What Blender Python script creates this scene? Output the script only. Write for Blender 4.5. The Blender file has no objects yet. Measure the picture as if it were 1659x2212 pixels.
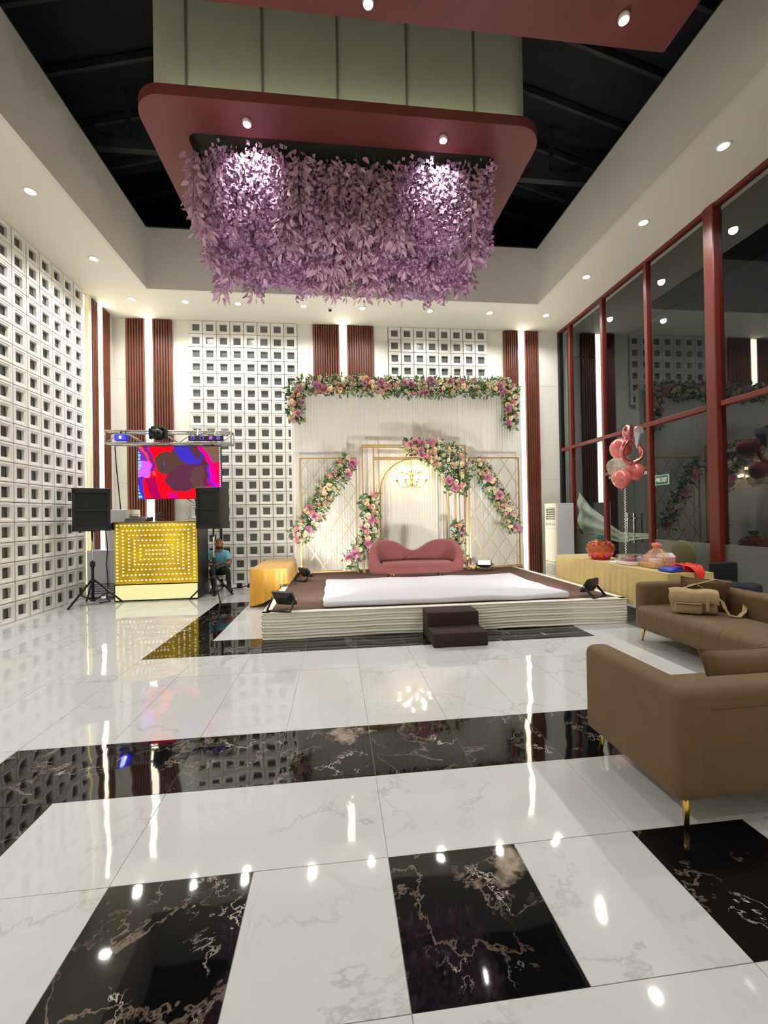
import bpy, bmesh, math, random
from mathutils import Vector, Matrix, Euler, Quaternion
S = bpy.context.scene
C = S.collection
PI = math.pi
rnd = random.Random(7)

# ---------------------------------------------------------------- camera, world, exposure
cam = bpy.data.cameras.new('camera'); camo = bpy.data.objects.new('camera', cam); C.objects.link(camo)
cam.sensor_fit = 'HORIZONTAL'; cam.sensor_width = 36.0; cam.lens = 915.2 / 1659 * 36.0
cam.clip_start = 0.05; cam.clip_end = 200
def cam_axes(yaw, pitch, roll):
    f = Vector((math.sin(yaw)*math.cos(pitch), math.cos(yaw)*math.cos(pitch), math.sin(pitch)))
    r = f.cross(Vector((0, 0, 1))).normalized(); u = r.cross(f)
    return r*math.cos(roll)+u*math.sin(roll), -r*math.sin(roll)+u*math.cos(roll), f
_r, _u, _f = cam_axes(0.11183194, 0.00683027, -0.01733779)
camo.matrix_world = Matrix(((_r.x, _u.x, -_f.x, 0), (_r.y, _u.y, -_f.y, 0), (_r.z, _u.z, -_f.z, 1.56), (0, 0, 0, 1)))
S.camera = camo
W = bpy.data.worlds.new('night'); S.world = W; W.use_nodes = True
W.node_tree.nodes['Background'].inputs[0].default_value = (0.005, 0.006, 0.007, 1)
W.node_tree.nodes['Background'].inputs[1].default_value = 1.0
S.view_settings.view_transform = 'Standard'; S.view_settings.look = 'None'
S.view_settings.gamma = 1.0; S.view_settings.use_curve_mapping = False
S.view_settings.exposure = 0.42
S.cycles.max_bounces = 7; S.cycles.diffuse_bounces = 4; S.cycles.glossy_bounces = 4; S.cycles.transmission_bounces = 6; S.cycles.transparent_max_bounces = 10
S.cycles.caustics_reflective = False; S.cycles.caustics_refractive = False; S.cycles.use_adaptive_sampling = True; S.cycles.adaptive_threshold = .03; S.cycles.sample_clamp_indirect = 6.0; S.cycles.use_light_tree = False
DOWN_W = 118.0      # each ceiling downlight
LED_E = 8.0         # wall LED strips
FLOOD_W = 85.0      # stage flood lamps
SLAB_W = 90.0      # spot lamps in the hanging canopies

# ---------------------------------------------------------------- helpers
def lin(c):
    return tuple(((v/255)/12.92 if v/255 <= .04045 else ((v/255+.055)/1.055)**2.4) for v in c[:3]) + (1,)
def mat(name, c, rough=.5, metal=0, spec=.5, noise=None, bump=None, sheen=0, emit=None, trans=0, alpha=1, coat=0):
    """noise=(scale, amount): value variation; bump=(scale, strength)"""
    m = bpy.data.materials.new(name); m.use_nodes = True
    nt = m.node_tree; b = nt.nodes['Principled BSDF']
    b.inputs['Base Color'].default_value = lin(c); b.inputs['Roughness'].default_value = rough
    b.inputs['Metallic'].default_value = metal; b.inputs['Specular IOR Level'].default_value = spec
    b.inputs['Coat Weight'].default_value = coat
    if sheen: b.inputs['Sheen Weight'].default_value = sheen
    if trans: b.inputs['Transmission Weight'].default_value = trans
    if alpha < 1: b.inputs['Alpha'].default_value = alpha
    if emit:
        b.inputs['Emission Color'].default_value = lin(emit[0]); b.inputs['Emission Strength'].default_value = emit[1]
    if noise or bump:
        tc = nt.nodes.new('ShaderNodeTexCoord')
    if noise:
        n = nt.nodes.new('ShaderNodeTexNoise'); n.inputs['Scale'].default_value = noise[0]; n.inputs['Detail'].default_value = 5
        nt.links.new(tc.outputs['Object'], n.inputs['Vector'])
        mr = nt.nodes.new('ShaderNodeMapRange'); mr.inputs[1].default_value = .3; mr.inputs[2].default_value = .7
        mr.inputs[3].default_value = 1-noise[1]; mr.inputs[4].default_value = 1+noise[1]
        nt.links.new(n.outputs['Fac'], mr.inputs[0])
        h = nt.nodes.new('ShaderNodeHueSaturation'); h.inputs['Color'].default_value = lin(c)
        nt.links.new(mr.outputs[0], h.inputs['Value']); nt.links.new(h.outputs[0], b.inputs['Base Color'])
    if bump:
        n2 = nt.nodes.new('ShaderNodeTexNoise'); n2.inputs['Scale'].default_value = bump[0]; n2.inputs['Detail'].default_value = 4
        nt.links.new(tc.outputs['Object'], n2.inputs['Vector'])
        bp = nt.nodes.new('ShaderNodeBump'); bp.inputs['Strength'].default_value = bump[1]; bp.inputs['Distance'].default_value = .02
        nt.links.new(n2.outputs['Fac'], bp.inputs['Height']); nt.links.new(bp.outputs[0], b.inputs['Normal'])
    return m
def emis(name, c, s):
    m = bpy.data.materials.new(name); m.use_nodes = True; nt = m.node_tree; nt.nodes.clear()
    e = nt.nodes.new('ShaderNodeEmission'); e.inputs[0].default_value = lin(c); e.inputs[1].default_value = s
    o = nt.nodes.new('ShaderNodeOutputMaterial'); nt.links.new(e.outputs[0], o.inputs[0]); return m

class MB:
    """collects shapes into one mesh"""
    def __init__(s): s.v = []; s.f = []; s.sm = []
    def add(s, vs, fs, smooth=False, M=None):
        n = len(s.v)
        for p in vs:
            p = Vector(p)
            if M is not None: p = M @ p
            s.v.append(p)
        for f in fs: s.f.append([i+n for i in f]); s.sm.append(smooth)
        return s
    def box(s, x0, x1, y0, y1, z0, z1, M=None):
        v = [(x, y, z) for z in (z0, z1) for y in (y0, y1) for x in (x0, x1)]
        return s.add(v, [(0, 2, 3, 1), (4, 5, 7, 6), (0, 1, 5, 4), (1, 3, 7, 5), (3, 2, 6, 7), (2, 0, 4, 6)], M=M)
    def bm(s, bm, smooth=False, M=None):
        bm.verts.ensure_lookup_table(); bm.verts.index_update()
        s.add([v.co.copy() for v in bm.verts], [[v.index for v in f.verts] for f in bm.faces], smooth, M); bm.free(); return s
    def rbox(s, x0, x1, y0, y1, z0, z1, r=.03, seg=3, M=None, fn=None, cuts=0):
        b = bmesh.new(); bmesh.ops.create_cube(b, size=1)
        for v in b.verts:
            v.co = Vector(((x0+x1)/2+v.co.x*(x1-x0), (y0+y1)/2+v.co.y*(y1-y0), (z0+z1)/2+v.co.z*(z1-z0)))
        bmesh.ops.bevel(b, geom=b.edges[:], offset=r, segments=seg, profile=.5, affect='EDGES')
        if cuts:
            L = [e for e in b.edges if e.calc_length() > 2.2*r]
            bmesh.ops.subdivide_edges(b, edges=L, cuts=cuts, use_grid_fill=True)
        if fn:
            for v in b.verts: v.co = Vector(fn(v.co))
        return s.bm(b, seg > 1, M)
    def tube(s, pts, r, n=8, closed=False, caps=True, M=None):
        pts = [Vector(p) for p in pts]; N = len(pts)
        rs = r if isinstance(r, (list, tuple)) else [r]*N
        t0 = None; vs = []; up = None
        for i, p in enumerate(pts):
            a = pts[(i-1) % N] if (i > 0 or closed) else p
            b = pts[(i+1) % N] if (i < N-1 or closed) else p
            t = (b-a); t = t.normalized() if t.length > 1e-9 else Vector((0, 0, 1))
            if up is None:
                up = Vector((0, 0, 1)) if abs(t.z) < .9 else Vector((1, 0, 0))
                up = (up - t*up.dot(t)).normalized()
            else:
                up = (up - t*up.dot(t)); up = up.normalized() if up.length > 1e-6 else t.orthogonal().normalized()
            w = t.cross(up)
            for k in range(n):
                an = 2*PI*k/n; vs.append(p + (up*math.cos(an)+w*math.sin(an))*rs[i])
        fs = []
        for i in range(N if closed else N-1):
            j = (i+1) % N
            for k in range(n):
                fs.append((i*n+k, i*n+(k+1) % n, j*n+(k+1) % n, j*n+k))
        if caps and not closed:
            fs.append(tuple(range(n))[::-1]); fs.append(tuple((N-1)*n+k for k in range(n)))
        return s.add(vs, fs, n > 4, M)
    def bar(s, a, b, w, h=None, M=None):
        """square bar from a to b"""
        a = Vector(a); b = Vector(b); h = h or w; t = (b-a).normalized()
        up = Vector((0, 0, 1)) if abs(t.z) < .95 else Vector((0, 1, 0))
        u = (up - t*up.dot(t)).normalized(); q = t.cross(u)
        vs = []
        for p in (a, b):
            for i, j in ((-1, -1), (1, -1), (1, 1), (-1, 1)): vs.append(p+q*(i*w/2)+u*(j*h/2))
        return s.add(vs, [(3, 2, 1, 0), (4, 5, 6, 7), (0, 1, 5, 4), (1, 2, 6, 5), (2, 3, 7, 6), (3, 0, 4, 7)], M=M)
    def lathe(s, prof, n=20, c=(0, 0, 0), M=None, smooth=True):
        """prof: (r, z) list"""
        vs = []; fs = []
        for r, z in prof:
            for k in range(n):
                a = 2*PI*k/n; vs.append((c[0]+r*math.cos(a), c[1]+r*math.sin(a), c[2]+z))
        for i in range(len(prof)-1):
            for k in range(n):
                fs.append((i*n+k, i*n+(k+1) % n, (i+1)*n+(k+1) % n, (i+1)*n+k))
        if prof[0][0] > 1e-6: fs.append(tuple(range(n))[::-1])
        if prof[-1][0] > 1e-6: fs.append(tuple((len(prof)-1)*n+k for k in range(n)))
        return s.add(vs, fs, smooth, M)
    def ball(s, c, r, n=14, m=9, M=None, fn=None):
        rx, ry, rz = r if isinstance(r, (tuple, list)) else (r, r, r)
        vs = [(c[0], c[1], c[2]-rz)]
        for i in range(1, m):
            t = PI*i/m
            for k in range(n):
                a = 2*PI*k/n; vs.append((c[0]+rx*math.sin(t)*math.cos(a), c[1]+ry*math.sin(t)*math.sin(a), c[2]-rz*math.cos(t)))
        vs.append((c[0], c[1], c[2]+rz)); fs = []
        for k in range(n): fs.append((0, 1+(k+1) % n, 1+k))
        for i in range(m-2):
            for k in range(n):
                a = 1+i*n+k; b = 1+i*n+(k+1) % n; fs.append((a, b, b+n, a+n))
        L = len(vs)-1
        for k in range(n): fs.append((L, 1+(m-2)*n+k, 1+(m-2)*n+(k+1) % n))
        if fn: vs = [fn(Vector(p)) for p in vs]
        return s.add(vs, fs, True, M)
    def prism(s, poly, a0, a1, axis='y', M=None):
        """extrude a 2D polygon (list of (u,v)) along axis from a0 to a1"""
        def P(u, v, a): return {'y': (u, a, v), 'x': (a, u, v), 'z': (u, v, a)}[axis]
        n = len(poly); vs = [P(u, v, a0) for u, v in poly]+[P(u, v, a1) for u, v in poly]
        fs = [tuple(range(n)), tuple(range(2*n-1, n-1, -1))]
        for i in range(n):
            j = (i+1) % n; fs.append((i, i+n, j+n, j))
        return s.add(vs, fs, M=M)
    def grid(s, fn, nu, nv, smooth=True, M=None):
        vs = [fn(i/nu, j/nv) for j in range(nv+1) for i in range(nu+1)]
        fs = [(j*(nu+1)+i, j*(nu+1)+i+1, (j+1)*(nu+1)+i+1, (j+1)*(nu+1)+i) for j in range(nv) for i in range(nu)]
        return s.add(vs, fs, smooth, M)
    def mesh(s, name, m, org=(0, 0, 0)):
        me = bpy.data.meshes.new(name); o = Vector(org)
        me.from_pydata([tuple(v-o) for v in s.v], [], s.f)
        me.polygons.foreach_set('use_smooth', s.sm)
        bm = bmesh.new(); bm.from_mesh(me); bmesh.ops.recalc_face_normals(bm, faces=bm.faces[:]); bm.to_mesh(me); bm.free()
        for q in (m if isinstance(m, (list, tuple)) else [m]): me.materials.append(q)
        me.update(); return me

ORG = {}
def _link(o, org, parent):
    C.objects.link(o)
    if parent is not None:
        o.parent = parent; o.location = Vector(org)-Vector(ORG[parent.name])
    else: o.location = org
    ORG[o.name] = Vector(org); return o
def tag(o, label=None, cat=None, group=None, kind=None):
    if label: o['label'] = label
    if cat: o['category'] = cat
    if group: o['group'] = group
    if kind: o['kind'] = kind
    return o
def thing(name, label, cat, loc=(0, 0, 0), group=None):
    o = bpy.data.objects.new(name, None); o.empty_display_size = .1
    return tag(_link(o, loc, None), label, cat, group)
def part(mb, name, m, parent, label=None, kind=None):
    org = ORG[parent.name]
    return tag(_link(bpy.data.objects.new(name, mb.mesh(name, m, org)), org, parent), label, None, None, kind)
def solo(mb, name, m, label, cat, loc, group=None, kind=None):
    return tag(_link(bpy.data.objects.new(name, mb.mesh(name, m, loc)), loc, None), label, cat, group, kind)
def struct(mb, name, m, loc=(0, 0, 0)):
    return tag(_link(bpy.data.objects.new(name, mb.mesh(name, m, loc)), loc, None), kind='structure')
def inst(me, name, parent, loc, rot=None, scale=1.0):
    """a child sharing mesh data, loc in world space"""
    o = bpy.data.objects.new(name, me); _link(o, loc, parent)
    if rot is not None:
        o.rotation_mode = 'QUATERNION'; o.rotation_quaternion = rot
    if scale != 1.0: o.scale = (scale,)*3 if not isinstance(scale, (tuple, list)) else scale
    return o
def spot(name, loc, target, power, angle=110, blend=.6, radius=.05, color=(1, .97, .92), parent=None):
    l = bpy.data.lights.new(name, 'SPOT'); l.energy = power; l.spot_size = math.radians(angle); l.spot_blend = blend
    l.shadow_soft_size = radius; l.color = color
    o = bpy.data.objects.new(name, l); _link(o, loc, parent)
    d = Vector(target)-Vector(loc); o.rotation_mode = 'QUATERNION'; o.rotation_quaternion = d.to_track_quat('-Z', 'Y'); return o
def point(name, loc, power, radius=.05, color=(1, .9, .75), parent=None):
    l = bpy.data.lights.new(name, 'POINT'); l.energy = power; l.shadow_soft_size = radius; l.color = color
    o = bpy.data.objects.new(name, l); return _link(o, loc, parent)

# ---------------------------------------------------------------- materials
M = {}
M['white_wall'] = mat('white_wall', (226, 225, 216), .6, noise=(1.5, .02))
M['ceiling'] = mat('ceiling_paint', (228, 226, 214), .7)
M['fascia'] = mat('fascia_paint', (222, 219, 211), .7)
M['block'] = mat('white_block', (226, 224, 218), .55, noise=(3, .03))
M['dark_glass'] = mat('dark_glass', (70, 73, 72), .08, spec=.6); M['grey_glass'] = mat('grey_obscure_glass', (96, 101, 99), .25, spec=.5, noise=(1.2, .25))
M['dark_roof'] = mat('dark_roof', (30, 33, 38), .7, noise=(2, .4))
M['roof_steel'] = mat('roof_steel', (62, 66, 66), .6, noise=(3, .3))
M['maroon'] = mat('maroon_frame', (104, 36, 27), .38, noise=(2, .06))
M['slab'] = mat('canopy_slab', (116, 58, 54), .45, noise=(2, .08))
M['drum'] = mat('drum_cloth', (206, 208, 192), .8, noise=(2, .04))
M['drum_seam'] = mat('drum_seam', (120, 122, 112), .8)
M['black'] = mat('black_plastic', (13, 13, 14), .45, bump=(60, .1))
M['grille'] = mat('speaker_grille', (8, 8, 9), .7, bump=(250, .5))
M['black_metal'] = mat('black_metal', (18, 18, 19), .35, metal=.3)
M['chrome'] = mat('chrome', (210, 212, 212), .15, metal=1)
M['alu'] = mat('truss_aluminium', (170, 170, 165), .35, metal=.8)
M['gold'] = mat('gold_metal', (214, 176, 92), .25, metal=1)
M['gold_paint'] = mat('gold_paint', (206, 168, 108), .35, metal=.65)
M['sofa'] = mat('brown_velvet', (100, 77, 48), .88, sheen=.08, noise=(9, .06), bump=(140, .12))
M['pink'] = mat('pink_velvet', (122, 62, 61), .75, sheen=.15, noise=(5, .05), bump=(90, .08))
M['curtain'] = mat('pleated_voile', (234, 231, 222), .85)
M['skirt'] = mat('stage_skirt_cloth', (232, 230, 218), .8, bump=(14, .15))
M['carpet'] = mat('brown_carpet', (92, 66, 56), .95, noise=(14, .12), bump=(200, .3))
M['step'] = mat('dark_brown_carpet', (52, 36, 30), .95, noise=(20, .1), bump=(200, .3))
M['sheet'] = mat('white_sheet', (206, 206, 214), .85, bump=(5, .5))
M['goldcloth'] = mat('mustard_satin', (226, 168, 58), .42, sheen=.3, noise=(3, .08), bump=(8, .3))
M['palecloth'] = mat('pale_gold_cloth', (216, 194, 128), .5, sheen=.2, noise=(4, .08), bump=(8, .25))
M['ac'] = mat('ivory_plastic', (228, 226, 212), .5)
M['ac_side'] = mat('grey_enamel', (206, 206, 210), .5)
M['canvas'] = mat('khaki_canvas', (152, 130, 98), .9, noise=(12, .1), bump=(220, .12))
M['skin'] = mat('skin', (150, 98, 72), .55)
M['skin_dark'] = mat('dark_skin', (112, 72, 54), .55)
M['hair'] = mat('black_hair', (24, 20, 18), .7)
M['shirt'] = mat('blue_tshirt', (116, 196, 218), .85, bump=(12, .3))
M['shirt_dark'] = mat('dark_shirt', (52, 40, 36), .85, bump=(12, .3))
M['jeans'] = mat('black_jeans', (34, 33, 36), .85, bump=(40, .2))
M['shoe'] = mat('dark_shoe', (40, 38, 38), .5)
M['white'] = mat('white_enamel', (232, 232, 230), .35)
M['rubber'] = mat('rubber', (16, 16, 16), .8)
M['led'] = emis('led_white', (255, 247, 222), LED_E)
M['led_yellow'] = emis('led_yellow', (255, 240, 150), 2.2)
M['lamp'] = emis('lamp_white', (255, 250, 240), 30)
M['bulb'] = emis('bulb_warm', (255, 226, 170), 14)
M['paper'] = mat('paper', (236, 236, 232), .7)
def veined(name, base, vein, rough, scale, width, amount, second=None, wav=.02, patch=None):
    """polished marble: per-tile veins from distorted noise"""
    m = bpy.data.materials.new(name); m.use_nodes = True; nt = m.node_tree; N = nt.nodes; L = nt.links
    b = N['Principled BSDF']; b.inputs['Roughness'].default_value = rough
    tc = N.new('ShaderNodeTexCoord'); oi = N.new('ShaderNodeObjectInfo')
    mu = N.new('ShaderNodeVectorMath'); mu.operation = 'SCALE'; mu.inputs[0].default_value = (37.1, 21.7, 11.3)
    L.new(oi.outputs['Random'], mu.inputs['Scale'])
    ad = N.new('ShaderNodeVectorMath'); ad.operation = 'ADD'; L.new(tc.outputs['Object'], ad.inputs[0]); L.new(mu.outputs[0], ad.inputs[1])
    def veins(sc, w, det, off):
        n = N.new('ShaderNodeTexNoise'); n.inputs['Scale'].default_value = sc; n.inputs['Detail'].default_value = det
        n.inputs['Roughness'].default_value = .62; n.inputs['Distortion'].default_value = .35
        o = N.new('ShaderNodeVectorMath'); o.operation = 'ADD'; o.inputs[1].default_value = (off, off*.7, off*.3); L.new(ad.outputs[0], o.inputs[0])
        L.new(o.outputs[0], n.inputs['Vector'])
        s = N.new('ShaderNodeMath'); s.operation = 'SUBTRACT'; s.inputs[1].default_value = .5; L.new(n.outputs['Fac'], s.inputs[0])
        a = N.new('ShaderNodeMath'); a.operation = 'ABSOLUTE'; L.new(s.outputs[0], a.inputs[0])
        r = N.new('ShaderNodeMapRange'); r.inputs[1].default_value = 0; r.inputs[2].default_value = w; r.inputs[3].default_value = 1; r.inputs[4].default_value = 0
        L.new(a.outputs[0], r.inputs[0]); return r.outputs[0]
    def gate(sc, lo, hi, off):
        n = N.new('ShaderNodeTexNoise'); n.inputs['Scale'].default_value = sc; n.inputs['Detail'].default_value = 2
        o = N.new('ShaderNodeVectorMath'); o.operation = 'ADD'; o.inputs[1].default_value = (off, -off, off); L.new(ad.outputs[0], o.inputs[0]); L.new(o.outputs[0], n.inputs['Vector'])
        r = N.new('ShaderNodeMapRange'); r.inputs[1].default_value = lo; r.inputs[2].default_value = hi; L.new(n.outputs['Fac'], r.inputs[0]); return r.outputs[0]
    def mul(a, c):
        q = N.new('ShaderNodeMath'); q.operation = 'MULTIPLY'; L.new(a, q.inputs[0])
        if isinstance(c, float): q.inputs[1].default_value = c
        else: L.new(c, q.inputs[1])
        return q.outputs[0]
    v1 = mul(mul(veins(scale, width, 6, 0.), gate(scale*.9, .46, .62, 5.)), amount)
    mx = N.new('ShaderNodeMix'); mx.data_type = 'RGBA'; mx.inputs[6].default_value = lin(base); mx.inputs[7].default_value = lin(vein); L.new(v1, mx.inputs[0])
    out = mx.outputs[2]
    if second:
        v2 = mul(mul(veins(scale*second[1], second[2], 8, 9.), gate(scale*1.3, second[3], second[3]+.1, 13.)), second[4])
        m2 = N.new('ShaderNodeMix'); m2.data_type = 'RGBA'; m2.inputs[7].default_value = lin(second[0]); L.new(out, m2.inputs[6]); L.new(v2, m2.inputs[0]); out = m2.outputs[2]
    if patch:
        pn = N.new('ShaderNodeTexNoise'); pn.inputs['Scale'].default_value = patch[1]; pn.inputs['Detail'].default_value = 7; pn.inputs['Roughness'].default_value = .58
        po = N.new('ShaderNodeVectorMath'); po.operation = 'ADD'; po.inputs[1].default_value = (21., 3., 8.); L.new(ad.outputs[0], po.inputs[0]); L.new(po.outputs[0], pn.inputs['Vector'])
        pr = N.new('ShaderNodeMapRange'); pr.inputs[1].default_value = patch[2]; pr.inputs[2].default_value = patch[2]+.05; L.new(pn.outputs['Fac'], pr.inputs[0])
        pg = N.new('ShaderNodeTexNoise'); pg.inputs['Scale'].default_value = 22; pg.inputs['Detail'].default_value = 4; L.new(ad.outputs[0], pg.inputs['Vector'])
        pc = N.new('ShaderNodeMix'); pc.data_type = 'RGBA'; pc.inputs[6].default_value = lin((70, 58, 50)); pc.inputs[7].default_value = lin(patch[0]); L.new(pg.outputs['Fac'], pc.inputs[0])
        m3 = N.new('ShaderNodeMix'); m3.data_type = 'RGBA'; L.new(out, m3.inputs[6]); L.new(pc.outputs[2], m3.inputs[7]); L.new(pr.outputs[0], m3.inputs[0]); out = m3.outputs[2]
    L.new(out, b.inputs['Base Color'])
    wn = N.new('ShaderNodeTexNoise'); wn.inputs['Scale'].default_value = 3.2; wn.inputs['Detail'].default_value = 1; L.new(ad.outputs[0], wn.inputs['Vector'])
    bp = N.new('ShaderNodeBump'); bp.inputs['Strength'].default_value = wav; bp.inputs['Distance'].default_value = .05
    L.new(wn.outputs['Fac'], bp.inputs['Height']); L.new(bp.outputs[0], b.inputs['Normal'])
    return m
M['tile_white'] = veined('white_marble', (196, 198, 199), (150, 150, 148), .035, 1.5, .018, .5, wav=.05)
M['tile_black'] = veined('black_marble', (13, 13, 15), (128, 112, 100), .03, 2.0, .012, .8, ((214, 204, 192), 1.5, .007, .54, .85), wav=.04, patch=((190, 172, 156), 1.9, .63))
M['grout'] = mat('grout', (150, 150, 147), .8)
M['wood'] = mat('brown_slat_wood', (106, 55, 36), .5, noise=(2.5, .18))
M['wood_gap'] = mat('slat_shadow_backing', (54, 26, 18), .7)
def glass_pane():
    m = bpy.data.materials.new('window_glass'); m.use_nodes = True; nt = m.node_tree; nt.nodes.clear(); N = nt.nodes; L = nt.links
    t = N.new('ShaderNodeBsdfTransparent'); t.inputs[0].default_value = (.88, .92, .91, 1)
    g = N.new('ShaderNodeBsdfGlossy'); g.inputs['Roughness'].default_value = .015; g.inputs['Color'].default_value = (.85, .9, .9, 1)
    lw = N.new('ShaderNodeFresnel'); lw.inputs['IOR'].default_value = 2.0
    mx = N.new('ShaderNodeMixShader'); o = N.new('ShaderNodeOutputMaterial')
    ge = N.new('ShaderNodeNewGeometry'); iv = N.new('ShaderNodeMath'); iv.operation = 'SUBTRACT'; iv.inputs[0].default_value = 1.0; L.new(ge.outputs['Backfacing'], iv.inputs[1])
    fm = N.new('ShaderNodeMath'); fm.operation = 'MULTIPLY'; L.new(lw.outputs[0], fm.inputs[0]); L.new(iv.outputs[0], fm.inputs[1])
    L.new(fm.outputs[0], mx.inputs[0]); L.new(t.outputs[0], mx.inputs[1]); L.new(g.outputs[0], mx.inputs[2]); L.new(mx.outputs[0], o.inputs[0]); return m
M['glass'] = glass_pane()
M['frost'] = mat('frosted_film', (112, 116, 110), .35, spec=.5, alpha=.93)
# ---------------------------------------------------------------- room shell
XL, XR, YB, YR, ZC = -5.0, 5.77, 10.3, -4.5, 6.19
fl = struct(MB().box(-5.3, 6.0, YR, 10.6, -.12, -.0025), 'floor', M['grout'])
TX, TY, X0, Y0 = .597, .611, .208, 1.930
def black_cell(i, j):
    if j == 1 and -4 <= i <= 4: return True
    if j <= 1 and i in (-4, 4): return True
    if j == -1 and i in (-2, 0, 2): return True
    if j == 5 and -4 <= i <= 4: return True
    if 5 <= j <= 9 and i in (-4, 4): return True
    return False
tile_mesh = {}
def tile(w, d, black):
    k = (round(w, 3), round(d, 3), black)
    if k not in tile_mesh:
        g = .0016
        b = MB().box(-w/2+g, w/2-g, -d/2+g, d/2-g, -.009, 0)
        tile_mesh[k] = b.mesh('floor_tile', M['tile_black' if black else 'tile_white'])
    return tile_mesh[k]
cells = {}
I0, I1, J0, J1 = -9, 9, -5, 13
for j in range(J0, J1+1):
    for i in range(I0, I1+1):
        if (i, j) in cells: continue
        x0, x1 = X0+i*TX, X0+(i+1)*TX; y0, y1 = Y0+j*TY, Y0+(j+1)*TY
        bk = black_cell(i, j); cells[(i, j)] = 1
        if not bk:
            if j in (0, -2) and not black_cell(i+1, j) and i % 2 == 0 and i < I1 and (i+1, j) not in cells:
                cells[(i+1, j)] = 1; x1 += TX
            elif j not in (0, -2, -1) and j < J1 and (j % 2 == 0 or black_cell(i, j-1)) and not black_cell(i, j+1) and (i, j+1) not in cells and j+1 not in (0, -2, -1):
                cells[(i, j+1)] = 1; y1 += TY
        x0 = max(x0, -5.12); x1 = min(x1, 5.75); y1 = min(y1, 10.36)
        if x1-x0 < .02 or y1-y0 < .02: continue
        inst(tile(x1-x0, y1-y0, bk), 'floor_tile', fl, ((x0+x1)/2, (y0+y1)/2, 0), Quaternion((1, rnd.uniform(-.0007, .0007), rnd.uniform(-.0007, .0007), 0)).normalized())
struct(MB().box(-5.3, 6.0, YR, Y0+J0*TY-.002, -.006, 0), 'trim_1', M['tile_white'])   # the floor goes on behind the camera

# breeze blocks: one mesh, shared
def block_mesh():
    b = MB(); o, s1, s2, t = .1495, .118, .112, .084
    rings = [(o, .058), (o, .004), (o-.004, 0), (s1, 0), (s2, .008), (t+.004, .008), (t, .012), (t-.003, .056)]
    vs = []; fs = []
    for h, d in rings:
        for sx, sz in ((-1, -1), (1, -1), (1, 1), (-1, 1)): vs.append((sx*h, d, sz*h))
    for k in range(len(rings)-1):
        for q in range(4):
            r = (q+1) % 4; fs.append((k*4+q, k*4+r, (k+1)*4+r, (k+1)*4+q))
    b.add(vs, fs); return b.mesh('breeze_block', M['block'])
BLK = block_mesh(); P = .3095
# back wall: plain piers between the block screens
wb = MB()
for a, b in ((-5.3, -3.372), (-.868, 1.328), (3.86, 6.0)): wb.box(a, b, YB+.05, YB+.3, 0, 6.3)
wb.box(1.328, 3.86, YB+.05, YB+.3, 0, ZC-6*P-.004)
wall_back = struct(wb, 'wall_back', M['white_wall'])
for a, b, z0 in ((-3.372, -.868, 0), (1.328, 3.86, ZC-6*P)):
    part(MB().box(a, b, YB+.06, YB+.09, z0, ZC), 'glass_panel', M['grey_glass'], wall_back)
for k in range(8):
    for r in range(20):
        inst(BLK, 'breeze_block', wall_back, (-3.36+.311*(k+.5), YB, ZC-.002-P*(r+.5)))
for k in range(8):
    for r in range(6):
        inst(BLK, 'breeze_block', wall_back, (1.337+.3145*(k+.5), YB, ZC-.002-P*(r+.5)))
M['joint'] = mat('joint', (186, 184, 174), .8)
# fine joint lines of the plain cladding
for x0, x1 in ((-5.0, -4.75), (-3.73, -3.38), (-.86, -.5), (.97, 1.32), (3.87, 4.28), (5.2, 5.74)):
    part(MB().box(x0, x1, YB+.046, YB+.05, 4.797, 4.803).box(x0, x1, YB+.046, YB+.05, 2.397, 2.403), 'cladding_joint', M['joint'], wall_back)
# left wall
wl = MB().box(-5.3, -5.05, 9.14, 10.6, 0, 6.3).box(-5.3, -5.05, YR, 4.42, 0, 6.3)
wall_left = struct(wl, 'wall_left', M['white_wall'])
part(MB().box(-5.09, -5.06, 4.42, 9.14, 0, ZC), 'glass_panel', M['dark_glass'], wall_left)
QL = Quaternion((0, 0, 1), PI/2)     # block face (-y) turned to +x
for k in range(15):
    for r in range(20):
        inst(BLK, 'breeze_block', wall_left, (XL, 9.13-.3175*(k+.5), ZC-.002-P*(r+.5)), QL)
part(MB().box(-5.05, -4.985, 9.27, 9.375, 0, ZC), 'cove_return', M['white_wall'], wall_left)
# rear wall and right wall ends behind the camera
wall_front = struct(MB().box(-5.3, 6.0, YR-.2, YR, 0, 7.6), 'wall_front', M['white_wall'])
struct(MB().box(XR, XR+.2, YR, -1.2, 0, 6.3), 'wall_right', M['white_wall'])

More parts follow.
